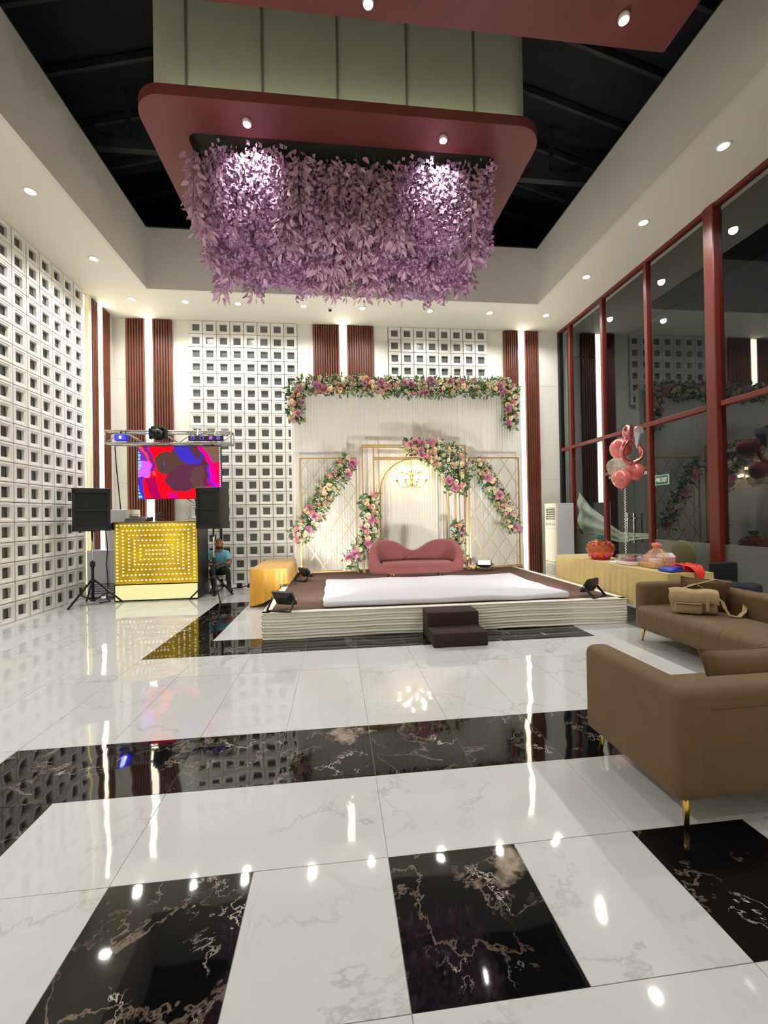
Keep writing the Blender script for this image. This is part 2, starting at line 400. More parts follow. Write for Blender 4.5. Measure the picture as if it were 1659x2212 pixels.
# slatted wood panels with LED strips
def slat_strip(a0, a1):
    b = MB(); n = max(3, round((a1-a0)/.056)); p = (a1-a0)/n
    for k in range(n):
        c = a0+(k+.5)*p; w = p*.34
        b.prism([(c-w, .0), (c-w*.7, -.026), (c+w*.7, -.026), (c+w, .0)], .02, 6.17, 'z')
    return b
def slat_panel(wall, a0, l0, l1, a1, Mx, lab):
    """in local frame: runs along x, face towards -y at y=0"""
    def T(b):
        b.v = [Mx @ v for v in b.v]; return b
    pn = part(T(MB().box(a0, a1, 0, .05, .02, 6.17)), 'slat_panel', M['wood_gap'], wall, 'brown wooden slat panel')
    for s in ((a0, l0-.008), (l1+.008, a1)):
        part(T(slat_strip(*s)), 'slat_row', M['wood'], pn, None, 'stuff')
    for e in (a0, a1): part(T(MB().box(e-.012, e+.012, -.012, .05, .02, 6.17)), 'edge_strip', M['wood'], pn)
    t = thing('led_wall_light', lab, 'light', Mx @ Vector(((l0+l1)/2, 0, 0)), 'vertical LED wall lights') if lab else pn
    part(T(MB().box(l0-.006, l1+.006, -.004, .0, .03, 6.17)), 'channel', M['white'], t)
    w = (l1-l0)/3
    for k in range(3):
        part(T(MB().rbox(l0+k*w+.006, l0+(k+1)*w-.006, -.03, -.005, .04, 6.165, r=.008, seg=1)), 'led_tube', M['led'], t)
I4 = Matrix.Translation((0, YB, 0))
slat_panel(wall_back, -4.734, -4.322, -4.169, -3.751, I4, 'bright white LED strip behind the video screen and gold booth')
slat_panel(wall_back, -.488, .145, .313, .957, I4, 'bright white LED strip on the wood panel above the flower garland')
slat_panel(wall_back, 4.291, 4.671, 4.819, 5.19, I4, 'bright white LED strip on the wood panel beside the tower air conditioner')
ML = Matrix.Translation((XL, 0, 0)) @ Matrix.Rotation(PI/2, 4, 'Z')
slat_panel(wall_left, 9.39, 9.62, 9.77, 10.09, ML, 'bright white LED strip on the side wall beside the block screen')
slat_panel(wall_left, 3.35, 3.76, 3.91, 4.32, ML, None)  # out of view; panel and strip added to brighten the ceiling
slat_panel(wall_left, -.45, -.04, .11, .52, ML, None)  # another unseen strip, added for ceiling light
MR = Matrix.Translation((0, YR, 0)) @ Matrix.Rotation(PI, 4, 'Z')
for x in (-3.2, .4, 4.0):
    slat_panel(wall_front, -x-.5, -x-.08, -x+.08, -x+.5, MR, None)  # unseen rear strips, added to light the ceiling
t = thing('cove_light', 'thin yellow LED line in the gap at the end of the block screen', 'light', (-5.04, 9.2, 0))
part(MB().rbox(-5.045, -5.03, 9.185, 9.225, .05, 6.15, r=.005, seg=1), 'led_tube', M['led_yellow'], t)

# ceiling ring, raised bay with fascia, dark roof
OX0, OX1, OY0, OY1, ZT = -3.714, 4.535, -2.6, 8.955, 7.43
cb = MB().box(-5.3, OX0-.06, YR, 10.6, ZC, ZC+.16).box(OX1+.06, 6.0, YR, 10.6, ZC, ZC+.16).box(OX0-.06, OX1+.06, OY1+.06, 10.6, ZC, ZC+.16).box(OX0-.06, OX1+.06, YR, OY0-.06, ZC, ZC+.16)
ceiling = struct(cb, 'ceiling', M['ceiling'])
fb = MB().box(OX0-.06, OX0, OY0, OY1+.06, ZC, ZT).box(OX1, OX1+.06, OY0, OY1+.06, ZC, ZT).box(OX0, OX1, OY1, OY1+.06, ZC, ZT).box(OX0, OX1, OY0-.06, OY0, ZC, ZT)
struct(fb, 'trim_2', M['fascia'])
ex = MB().box(OX0-.085, OX0-.002, OY0, OY1+.08, ZT, ZT+.03).box(OX1+.002, OX1+.085, OY0, OY1+.08, ZT, ZT+.03).box(OX0, OX1, OY1+.002, OY1+.085, ZT, ZT+.03)
struct(ex, 'trim_3', M['roof_steel'])
RZ = 10.4
def roof_z(x): return RZ-.28*abs(x-.4)
rb = MB().prism([(-7, roof_z(-7)), (.4, RZ), (7.8, roof_z(7.8)), (7.8, roof_z(7.8)+.1), (.4, RZ+.1), (-7, roof_z(-7)+.1)], YR-1, 12, 'y')
rb.box(-7, -6.9, YR-1, 12, ZC, roof_z(-7)).box(7.7, 7.8, YR-1, 12, ZC, roof_z(7.8)).box(-7, 7.8, 11.9, 12, ZC, RZ).box(-7, 7.8, YR-1, YR-.9, ZC, RZ)
roof = tag(struct(rb, 'ceiling_roof', M['dark_roof']))
for k in range(15):                                  # purlins across the bay
    y = -3+k*.95
    for s in (-1, 1):
        part(MB().bar((.4, y, RZ-.09), (.4+s*6.6, y, roof_z(.4+6.6)-.09), .06, .12), 'purlin', M['roof_steel'], roof)
for y in (1.2, 4.6, 8.0):                             # trusses
    part(MB().bar((-6.6, y, 8.25), (7.4, y, 8.25), .12, .18), 'truss_beam', M['roof_steel'], roof)
    for s in (-1, 1):
        for q in (1.2, 2.6, 4.0):
            part(MB().bar((.4+s*q, y, 8.3), (.4+s*q, y, RZ-.28*q-.05), .07), 'truss_post', M['roof_steel'], roof)
            part(MB().bar((.4+s*q, y, 8.3), (.4+s*(q+1.3), y, RZ-.28*(q+1.3)-.1), .06), 'truss_brace', M['roof_steel'], roof)

# downlights
def ordinal(k): return ['first', 'second', 'third', 'fourth', 'fifth', 'sixth', 'seventh', 'eighth'][k]
DLM = {}
def downlight(x, y, lab):
    t = thing('downlight', lab, 'light', (x, y, ZC), 'recessed ceiling downlights') if lab else ceiling
    if not DLM:
        DLM['r'] = MB().lathe([(.062, -.001), (.062, -.006), (.085, -.008), (.09, 0)], 20).mesh('trim_ring', M['white'])
        DLM['l'] = MB().lathe([(0.0, -.004), (.062, -.004)], 16).mesh('lens', M['lamp'])
    r = inst(DLM['r'], 'trim_ring', t, (x, y, ZC)); inst(DLM['l'], 'lens', t if lab else r, (x, y, ZC))
    spot('downlight_beam', (x, y, ZC-.03), (x, y, 0), DOWN_W, 150, .8, .06, parent=t)
for k, x in enumerate((-3.137, -2.045, -.642, .654, 2.193, 3.602)):
    downlight(x, 9.435, ordinal(k)+' small round downlight from the left in the ceiling row along the back wall')
for k, y in enumerate((9.40, 8.0, 6.43, 4.85, 3.27, 1.7, .1, -1.5)):  # those without a label are unseen, added for the room's light
    downlight(-4.2, y, ordinal(k)+' small round downlight from the back corner above the white block side wall' if 0 < k < 3 else None if k else 'small round downlight in the corner above the video screen truss')
for k, y in enumerate((9.45, 7.83, 6.27, 4.85, 3.27, 1.7, .1, -1.5)):  # unlabelled ones lie out of view, added to light the room
    downlight(4.985, y, ordinal(k)+' small round downlight from the back corner above the maroon framed windows' if 0 < k < 4 else None if k else 'small round downlight in the corner above the tower air conditioner and windows')
t = thing('dome_camera', 'tiny black dome camera on the ceiling above the stage backdrop', 'camera', (-.066, 9.51, ZC))
part(MB().lathe([(.045, 0), (.045, -.02), (.036, -.025)], 16, (-.066, 9.51, ZC)), 'base_ring', M['white'], t)
part(MB().ball((-.066, 9.51, ZC-.03), .036), 'dome', M['black'], t)

# ---------------------------------------------------------------- window wall (x = 5.77)
ZW = 6.13
wf = MB().box(5.74, 5.84, -1.2, 10.36, ZW, ZC)
win = struct(wf, 'window_1', M['maroon'])
mull = [9.81, 8.53, 7.22, 4.45, 3.2, 1.95, .7, -.55]
for y in mull: part(MB().rbox(5.735, 5.845, y-.04, y+.04, 0, ZW, r=.008, seg=1), 'mullion', M['maroon'], win)
part(MB().box(5.74, 5.84, 10.24, 10.34, 0, ZW), 'mullion', M['black'], win)
for c0, c1 in ((5.755, 5.935), (-1.1, -.92)):
    part(MB().rbox(5.70, 5.86, c0, c1, 0, ZW+.05, r=.012, seg=1), 'column', M['maroon'], win)
ys = sorted(mull+[10.28, 5.935, 5.755, -.9])
bays = [(a, b) for a, b in zip(ys, ys[1:]) if b-a > .35]
for a, b in bays:
    part(MB().rbox(5.735, 5.845, a+.03, b-.03, 3.10, 3.18, r=.008, seg=1), 'transom', M['maroon'], win)
    part(MB().box(5.787, 5.797, a, b, 3.16, ZW), 'pane', M['glass'], win)
    if not (7.0 < a < 8.4): part(MB().box(5.787, 5.797, a, b, 1.03, 3.12), 'pane', M['glass'], win)
    if not (7.0 < a < 8.4): part(MB().box(5.787, 5.797, a, b, 0, 1.03), 'frosted_pane', M['frost'], win)
# glass double door in the third bay
door = struct(MB().rbox(5.735, 5.845, 7.26, 8.49, 2.31, 2.38, r=.006, seg=1), 'door_1', M['maroon'])
part(MB().box(5.787, 5.797, 7.25, 8.5, 2.36, 3.12), 'fanlight_pane', M['glass'], door)
for a, b, hy in ((7.27, 7.665, 7.59), (7.675, 8.48, 7.77)):
    lf = part(MB().box(5.785, 5.797, a, b, .02, 2.29), 'glass_leaf', M['glass'], door)
    part(MB().box(5.778, 5.804, a, b, 2.24, 2.30), 'patch_fitting', M['chrome'], lf)
    h = MB().tube([(5.70, hy, .93), (5.70, hy, 1.51)], .014, 10)
    for z in (1.03, 1.41): h.tube([(5.70, hy, z), (5.79, hy, z)], .009, 8)
    part(h, 'pull_handle', M['chrome'], lf)
# fire exit sign fixed to the glass
M['sign_green'] = mat('sign_green', (22, 92, 72), .4); M['sign_white'] = mat('sign_white', (236, 240, 232), .4)
t = thing('fire_exit_sign', 'small green sign reading FIRE EXIT stuck on the window glass', 'sign', (5.77, 6.95, 2.02))
part(MB().box(5.770, 5.782, 6.79, 7.105, 2.01, 2.185), 'panel', M['sign_white'], t)
part(MB().box(5.767, 5.7705, 6.80, 7.095, 2.02, 2.175), 'green_field', M['sign_green'], t)
def text_mesh(txt, size, m, Mx, sx=1.0):
    cu = bpy.data.curves.new('lettering', 'FONT'); cu.body = txt; cu.size = size; cu.extrude = .0012; cu.align_x = 'CENTER'; cu.align_y = 'CENTER'; cu.offset = size*.02
    o = bpy.data.objects.new('lettering', cu); C.objects.link(o)
    bpy.context.view_layer.update()
    me = bpy.data.meshes.new_from_object(o.evaluated_get(bpy.context.evaluated_depsgraph_get()))
    bpy.data.objects.remove(o)
    b = MB(); b.add([Mx @ Vector((v.co.x*sx, v.co.y, v.co.z)) for v in me.vertices], [list(p.vertices) for p in me.polygons]); bpy.data.meshes.remove(me)
    return b
Mx = Matrix(((0, 0, -1, 5.7655), (-1, 0, 0, 6.948), (0, 1, 0, 2.097), (0, 0, 0, 1)))
part(text_mesh('FIRE EXIT', .105, M['sign_white'], Mx, .58), 'lettering', M['sign_white'], t)
# outside: pavement and the white swag hanging behind the glass
struct(MB().box(5.9, 14, -4, 13, -.15, -.02), 'trim_4', mat('pavement', (70, 70, 68), .8, noise=(2, .2)))
def swag(u, v):
    y = 10.0-u*2.55
    top = 2.10-1.0*min(1, u/.62)**.75+.05*max(0, u-.62)
    dep = .95*(1-u)**1.6*(1 if u > .04 else .9)+.10
    z = top-dep*v*(1-.25*math.sin(PI*u))
    return (6.02+.03*math.sin(v*14+u*5)+.02*math.sin(u*22), y, max(z, .9))
dpe = thing('drape', 'long white cloth swag hanging outside behind the glass door', 'drape', (6.05, 8.8, 0))
part(MB().grid(swag, 40, 24), 'cloth', mat('sheer_white_cloth', (232, 234, 216), .9), dpe)
for y, z in ((10.02, 2.15), (7.43, 1.2)): part(MB().tube([(6.06, y, -.02), (6.06, y, z)], .015, 8), 'support_pole', M['black_metal'], dpe)
# ---------------------------------------------------------------- hanging canopy with lilac flowers
ZS = 6.37
def rrect(x0, x1, y0, y1, r, n=8):
    p = []
    for cx, cy, a in ((x1-r, y0+r, -PI/2), (x1-r, y1-r, 0), (x0+r, y1-r, PI/2), (x0+r, y0+r, PI)):
        for k in range(n+1):
            t = a+PI/2*k/n; p.append((cx+r*math.cos(t), cy+r*math.sin(t)))
    return p
def ring_slab(b, out, inn, z0, z1):
    n = len(out); vs = []
    for pts, z in ((out, z0), (inn, z0), (inn, z1), (out, z1)): vs += [(x, y, z) for x, y in pts]
    fs = []
    for k in range(4):
        for i in range(n):
            j = (i+1) % n; a, c = k*n, ((k+1) % 4)*n; fs.append((a+i, a+j, c+j, c+i))
    return b.add(vs, fs)
M['lilac'] = mat('lilac_leaf', (222, 184, 210), .7, noise=(3, .12)); M['lilac2'] = mat('lilac_blossom', (206, 162, 202), .7, noise=(6, .15))
M['lilac3'] = mat('mauve_leaf', (206, 170, 190), .7, noise=(3, .12)); M['stem'] = mat('flower_stem', (96, 100, 74), .8)
M['grid_back'] = mat('canopy_mesh_backing', (70, 74, 62), .9)
CX0, CX1, CY0, CY1 = -2.26, 2.70, 5.01, 7.72
can = thing('flower_canopy', 'maroon hanging canopy slab with a mass of lilac flowers below it', 'canopy', (.22, 6.35, ZS))
part(ring_slab(MB(), rrect(CX0, CX1, CY0, CY1, .34), rrect(-1.78, 2.24, 5.48, 7.32, .12), ZS, ZS+.13), 'slab', M['slab'], can, 'maroon slab with rounded corners')
part(MB().box(-1.8, 2.26, 5.46, 7.34, ZS+.1, ZS+.125), 'mesh_backing', M['grid_back'], can)
# cloth drum above the slab, one panel per bay with seams
dp = rrect(-2.12, 2.57, 5.20, 7.56, .22, 6)
dr = MB(); n = len(dp)
dr.add([(x, y, z) for z in (ZS+.131, 8.9) for x, y in dp], [(i, (i+1) % n, n+(i+1) % n, n+i) for i in range(n)], False)
drum = part(dr, 'drum', M['drum'], can, 'pale cloth drum above the slab')
for x in (-1.68, -.80, .10, .96, 1.83): part(MB().box(x-.012, x+.012, 5.185, 5.202, ZS+.131, 8.9), 'seam', M['drum_seam'], drum)
for y in (5.8, 6.6): 
    for x in (-2.12, 2.57): part(MB().box(x-.012, x+.012, y-.012, y+.012, ZS+.131, 8.9), 'seam', M['drum_seam'], drum)
part(MB().rbox(-1.9, 2.35, 5.07, 5.11, ZS+.132, ZS+.15, r=.004, seg=1), 'added_drum_led', emis('drum_fill_glow', (240, 250, 205), 3.0), can)  # LED strip added behind the slab edge to brighten the drum
# flower strands: six variants, shared
def leaf_quad(b, p, d, L, w, rr, mi):
    d = d.normalized(); sd = d.cross(Vector((rr.uniform(-1, 1), rr.uniform(-1, 1), rr.uniform(-.3, .3)))).normalized(); nn = d.cross(sd)
    q = [p, p+d*L*.22+sd*w*.38+nn*.008, p+d*L*.5+sd*w*.5+nn*.012, p+d*L*.8+sd*w*.28+nn*.002, p+d*L-nn*.018, p+d*L*.8-sd*w*.28+nn*.002, p+d*L*.5-sd*w*.5+nn*.012, p+d*L*.22-sd*w*.38+nn*.008, p+d*L*.5-nn*.008]
    b.add(q, [(k, (k+1) % 8, 8) for k in range(8)], True)
    b.mi += [mi]*8
def blossom(b, p, r, rr, mi):
    ax = Vector((rr.uniform(-1, 1), rr.uniform(-1, 1), rr.uniform(-1, .2))).normalized(); u = ax.orthogonal().normalized(); w = ax.cross(u)
    vs = [p]; 
    for k in range(8):
        a = 2*PI*k/8; q = r if k % 2 == 0 else r*.55
        vs.append(p+(u*math.cos(a)+w*math.sin(a))*q+ax*(r*.45 if k % 2 == 0 else r*.15))
    b.add(vs, [(0, 1+k, 1+(k+1) % 8) for k in range(8)]); b.mi += [mi]*8
def strand(kind, seed, L):
    rr = random.Random(seed); b = MB(); b.mi = []
    b.tube([(0, 0, 0), (.01, 0, -L*.4), (0, .01, -L*.95)], .004, 3, caps=False); b.mi += [2]*(len(b.f))
    if kind == 'leaf':
        n = int(L*78)
        for k in range(n):
            z = -.12-(L-.12)*k/n; a = k*2.4+rr.uniform(-.4, .4); o = Vector((math.cos(a), math.sin(a), 0))
            leaf_quad(b, Vector((0, 0, z))+o*rr.uniform(.01, .11), o*rr.uniform(.4, .95)+Vector((0, 0, -rr.uniform(.5, 1.0))), rr.uniform(.09, .16), rr.uniform(.045, .075), rr, 0 if rr.random() < .6 else 1)
    else:
        n = int(L*150)
        for k in range(n):
            t = k/n; z = -.1-(L-.1)*t; a = k*2.4; rad = .125*(1-.3*t)*rr.uniform(.45, 1.1); o = Vector((math.cos(a), math.sin(a), 0))
            blossom(b, Vector((0, 0, z))+o*rad, rr.uniform(.028, .042), rr, 0)
        for k in range(int(L*9)):
            a = rr.uniform(0, 6.3); o = Vector((math.cos(a), math.sin(a), 0)); z = -.1-(L-.15)*rr.random()
            leaf_quad(b, Vector((0, 0, z))+o*.02, o*.7+Vector((0, 0, -.8)), rr.uniform(.09, .13), .05, rr, 1)
    ms = [M['lilac'], M['lilac3'], M['stem']] if kind == 'leaf' else [M['lilac2'], M['lilac'], M['stem']]
    me = b.mesh('flower_strand', ms); me.polygons.foreach_set('material_index', b.mi); me.update(); return me
SL = [strand('leaf', s, L) for s, L in ((1, 1.18), (2, 1.05), (3, .95))]; SB = [strand('blossom', s, L) for s, L in ((4, 1.1), (5, .98), (6, 1.2))]
NX, NY = 25, 12
rs = random.Random(11)
for i in range(NX):
    for j in range(NY):
        x = -1.70+(3.86)*(i+.5+rs.uniform(-.4, .4))/NX; y = 5.56+1.68*(j+.5+rs.uniform(-.4, .4))/NY
        if i in (0, NX-1): x += (-.1 if i == 0 else .1)
        me = rs.choice(SL if (math.sin(x*2.3+1)+math.sin(x*5.1+y*3)*.6+rs.uniform(-.8, .8)) > -.1 else SB)
        q = Quaternion((0, 0, 1), rs.uniform(0, 6.28)) @ Quaternion((1, 0, 0), rs.uniform(-.07, .07))
        inst(me, 'flower_strand', can, (x, y, (ZS-.005 if x < -1.7 or x > 2.16 else ZS+.1-rs.uniform(0, .1))), q, rs.uniform(.92, 1.06))
def slab_lamp(x, y, tgt, parent):
    l = part(MB().lathe([(.05, 0), (.055, -.03), (.045, -.05)], 16, (x, y, ZS)), 'spot_lamp', M['white'], parent)
    part(MB().lathe([(0, -.052), (.044, -.052)], 14, (x, y, ZS)), 'lens', M['lamp'], l)
    spot('canopy_spot', (x, y, ZS-.07), tgt, SLAB_W, 95, .7, .04, parent=parent)
slab_lamp(-1.0, 5.25, (-1.0, 6.2, 5.6), can); slab_lamp(1.433, 5.25, (1.433, 6.2, 5.6), can); slab_lamp(2.38, 7.0, (1.6, 6.3, 5.2), can); slab_lamp(-1.95, 7.0, (-1.2, 6.3, 5.2), can)
# nearer canopy, square cornered, only its far edge shows
c2 = thing('ceiling_canopy', 'square cornered maroon canopy slab at the top edge nearest the viewer', 'canopy', (.41, 2.6, ZS))
part(ring_slab(MB(), rrect(-2.68, 3.50, 1.1, 4.06, .02, 2), rrect(-2.05, 2.87, 1.7, 3.46, .02, 2), ZS, ZS+.13), 'slab', M['slab'], c2)
part(MB().box(-2.06, 2.88, 1.69, 3.47, ZS+.1, ZS+.125), 'mesh_backing', M['grid_back'], c2)
part(MB().add([(x, y, z) for z in (ZS+.131, 8.9) for x, y in ((-2.4, 1.3), (3.2, 1.3), (3.2, 3.85), (-2.4, 3.85))], [(i, (i+1) % 4, 4+(i+1) % 4, 4+i) for i in range(4)]), 'drum', M['drum'], c2)
slab_lamp(.372, 3.9, (.372, 3.2, 5.0), c2); slab_lamp(2.855, 3.79, (2.855, 3.2, 5.0), c2)
# ---------------------------------------------------------------- stage
SX0, SX1, SY0, SY1, SZ = -.95, 4.0, 5.5, 9.3, .345
stage = thing('stage', 'low stage with brown carpet and white pleated skirt', 'stage', (1.5, 7.4, 0))
part(MB().box(SX0+.02, SX1-.02, SY0+.02, SY1, 0.0, SZ-.006), 'deck', M['white_wall'], stage)
part(MB().box(SX0+.09, SX1-.09, SY0+.10, 7.10, SZ-.006, SZ), 'carpet', M['carpet'], stage)
part(MB().box(SX0+.09, SX1-.09, 7.125, SY1-.02, SZ-.006, SZ), 'carpet', M['carpet'], stage)
def skirt_profile(z, u):
    return .0065*math.sin(z*165+.8*math.sin(u*3.1)+.5*math.sin(u*7))+.005*math.sin(z*83+u*1.3+2)+.006*math.sin(u*4+z*9)
def skirt(fx, length, nu, name):
    b = MB(); b.grid(lambda u, v: fx(u*length, .004+v*(SZ-.012), skirt_profile(v*SZ, u*length)), nu, 56)
    return part(b, name, M['skirt'], stage, 'white cloth skirt with horizontal pleats')
skirt(lambda u, z, d: (SX0+u, SY0-d, z), SX1-SX0, 70, 'front_skirt')
skirt(lambda u, z, d: (SX0-d, SY0+u, z), SY1-SY0, 40, 'side_skirt')
skirt(lambda u, z, d: (SX1+d, SY0+u, z), SY1-SY0, 40, 'side_skirt')
e = MB().box(SX0-.012, SX1+.012, SY0-.015, SY0+.1, SZ-.008, SZ-.001).box(SX0-.012, SX0+.09, SY0, SY1, SZ-.008, SZ-.001).box(SX1-.09, SX1+.012, SY0, SY1, SZ-.008, SZ-.001)
part(e, 'cloth_edge', M['skirt'], stage)
st = thing('step_block', 'dark brown carpeted two tread step in front of the stage', 'step', (1.42, 5.15, 0))
part(MB().rbox(1.10, 1.755, 4.84, 5.17, 0, .165, r=.012, seg=2), 'lower_tread', M['step'], st)
part(MB().rbox(1.10, 1.755, 5.165, 5.47, 0, .335, r=.012, seg=2), 'upper_tread', M['step'], st)
# white covered mattress lying on the stage
def matt(c):
    c = Vector(c)
    ed = 0
    w = .010*math.sin(c.x*5+c.y*3)+.006*math.sin(c.x*13-c.y*7)
    c.z += w*(1 if c.z > SZ+.05 else .3); c.z = max(c.z, SZ+.003)
    c.x += .012*math.sin(c.y*9); c.y += .012*math.sin(c.x*7)-.02*(c.x-1.5)*.5
    return c
solo(MB().rbox(-.20, 3.22, 5.62, 7.62, SZ+.004, SZ+.085, r=.035, seg=3, fn=matt, cuts=8), 'floor_mattress', M['sheet'], 'thin mattress under a white sheet lying on the stage', 'mattress', (1.5, 6.6, SZ))

# ---------------------------------------------------------------- backdrop curtain
BY = 9.42
def cur(u, v):
    x = -.92+u*5.22; z = SZ+.01+v*4.15
    ph = x*2*PI/.062
    d = .006*math.sin(ph+.6*math.sin(x*3))+.004*math.sin(ph*.53+1)+.02*math.sin(x*1.9+v*1.2)
    return (x+.004*math.sin(v*9+x*4), BY+d, z)
cu = thing('backdrop_curtain', 'tall white finely pleated curtain hanging behind the stage', 'curtain', (1.7, BY, SZ))
part(MB().grid(cur, 640, 10), 'cloth', M['curtain'], cu)
part(MB().tube([(-.95, BY, 4.5), (4.32, BY, 4.5)], .022, 8), 'top_rail', M['white'], cu)
for x in (-.94, 4.31): part(MB().tube([(x, BY+.05, SZ if x < 4 else 0), (x, BY+.05, 4.5)], .022, 8), 'post', M['white'], cu)

# ---------------------------------------------------------------- lattice panels
BARM = {}
def lattice(x0, x1, lab):
    z0, z1, y = SZ+.015, 2.80, 9.2
    t = thing('lattice_panel', lab, 'screen', ((x0+x1)/2, y, SZ), 'gold lattice screens')
    for a, b in (((x0, y, SZ), (x0, y, z1)), ((x1, y, SZ), (x1, y, z1)), ((x0, y, z1), (x1, y, z1)), ((x0, y, z0), (x1, y, z0))):
        part(MB().bar(a, b, .028), 'frame_bar', M['gold_paint'], t)
    sx, sz = .362, .545
    nz = []
    zt = z1-.15
    def clip(p, d):
        lo, hi = -9, 9
        for c, dd, a, b in ((p[0], d[0], x0, x1), (p[1], d[1], z0, z1)):
            q = sorted(((a-c)/dd, (b-c)/dd)); lo = max(lo, q[0]); hi = min(hi, q[1])
        return lo, hi
    for s in (1, -1):
        for k in range(-8, 9):
            p = (x0+.105+k*sx, zt); d = (sx, s*sz)
            lo, hi = clip(p, d)
            if hi-lo > .12:
                a = (p[0]+d[0]*lo, y-.003*s, p[1]+d[1]*lo); b = (p[0]+d[0]*hi, y-.003*s, p[1]+d[1]*hi)
                part(MB().bar(a, b, .011), 'lattice_bar', M['gold_paint'], t)
    if 'k' not in BARM: BARM['k'] = MB().ball((0, 0, 0), .017, 8, 5).mesh('crystal_knob', mat('crystal', (238, 234, 224), .15))
    for r in range(0, 10):
        for k in range(-1, 6):
            x = x0+.105+k*sx+(sx/2 if r % 2 else 0); z = zt-r*sz/2
            if x0+.04 < x < x1-.04 and z0+.04 < z < z1-.04: inst(BARM['k'], 'crystal_knob', t, (x, y-.012, z))
    for x in (x0, x1): part(MB().box(x-.02, x+.02, y-.2, y+.12, SZ, SZ+.015), 'foot', M['gold_paint'], t)
lattice(-.756, .441, 'gold diamond lattice screen left of the pink loveseat')
lattice(2.956, 4.115, 'gold diamond lattice screen right of the pink loveseat')
# square gold gate frame and inner round arch
ar = thing('gold_arch', 'gold double gate frame with a round arch behind the loveseat', 'arch', (1.7, 9.1, SZ))
GY = 9.12
for x, zt in ((.575, 3.07), (.815, 3.07), (2.62, 3.07), (2.86, 3.07)):
    part(MB().bar((x, GY, SZ), (x, GY, zt), .03), 'upright', M['gold_paint'], ar)
for a, z in ((.575, 3.07), (.575, 3.03), (.815, 2.80), (.815, 2.765)):
    part(MB().bar((a, GY, z), (2.86 if a < .6 else 2.62, GY, z), .026), 'crossbar', M['gold_paint'], ar)
pts = [(.95, GY-.03, SZ), (.95, GY-.03, 2.05)]
for k in range(1, 24):
    a = PI-PI*k/24; pts.append((1.68+.73*math.cos(a), GY-.03, 2.05+.71*math.sin(a)))
pts += [(2.41, GY-.03, 2.05), (2.41, GY-.03, SZ)]
part(MB().tube(pts, .017, 8), 'round_arch', M['gold_paint'], ar)
part(MB().rbox(.80, .99, GY-.09, GY+.03, 2.02, 2.05, r=.008, seg=1), 'bracket', M['gold_paint'], ar)
for x in (.575, .815, 2.62, 2.86): part(MB().box(x-.03, x+.03, GY-.13, GY+.13, SZ, SZ+.012), 'foot', M['gold_paint'], ar)
# chandelier hung from the arch
ch = thing('chandelier', 'lit gold chandelier with globe bulbs hanging from the arch', 'chandelier', (1.62, 9.0, 2.13))
cx, cy = 1.62, 9.0
part(MB().tube([(cx, GY-.03, 2.77), (cx, cy, 2.74), (cx, cy, 2.55)], .006, 6), 'chain', M['gold'], ch)
part(MB().lathe([(0, 0), (.02, .02), (.035, .06), (.02, .1), (.028, .2), (.05, .25), (.02, .3), (.014, .42)], 14, (cx, cy, 2.14)), 'column', M['gold'], ch)
part(MB().ball((cx, cy, 2.11), (.022, .022, .03), 10, 6), 'finial', mat('crystal_drop', (236, 216, 196), .1), ch)
for tier, (na, R, zb, zc) in enumerate(((8, .34, 2.22, 2.30), (5, .21, 2.36, 2.47))):
    for k in range(na):
        a = 2*PI*(k+.3*tier)/na+.25; u = Vector((math.cos(a), math.sin(a), 0)); o = Vector((cx, cy, 0))
        ps = [o+u*(R*s)+Vector((0, 0, zb-.075*math.sin(PI*min(1, s))+(zc-zb)*max(0, (s-.72)/.28)**1.3)) for s in [i/9 for i in range(1, 10)]]
        arm = part(MB().tube(ps, .0055, 6), 'arm', M['gold'], ch)
        e = o+u*R+Vector((0, 0, zc))
        part(MB().lathe([(.006, -.03), (.03, -.012), (.034, 0), (.012, .002), (.012, .02)], 10, e), 'candle_cup', M['gold'], arm)
        part(MB().ball(e+Vector((0, 0, .055)), .04, 12, 8), 'globe_bulb', M['bulb'], arm)
point('chandelier_glow', (cx, cy-.12, 2.33), 4, .02, (1, .82, .55), ch)
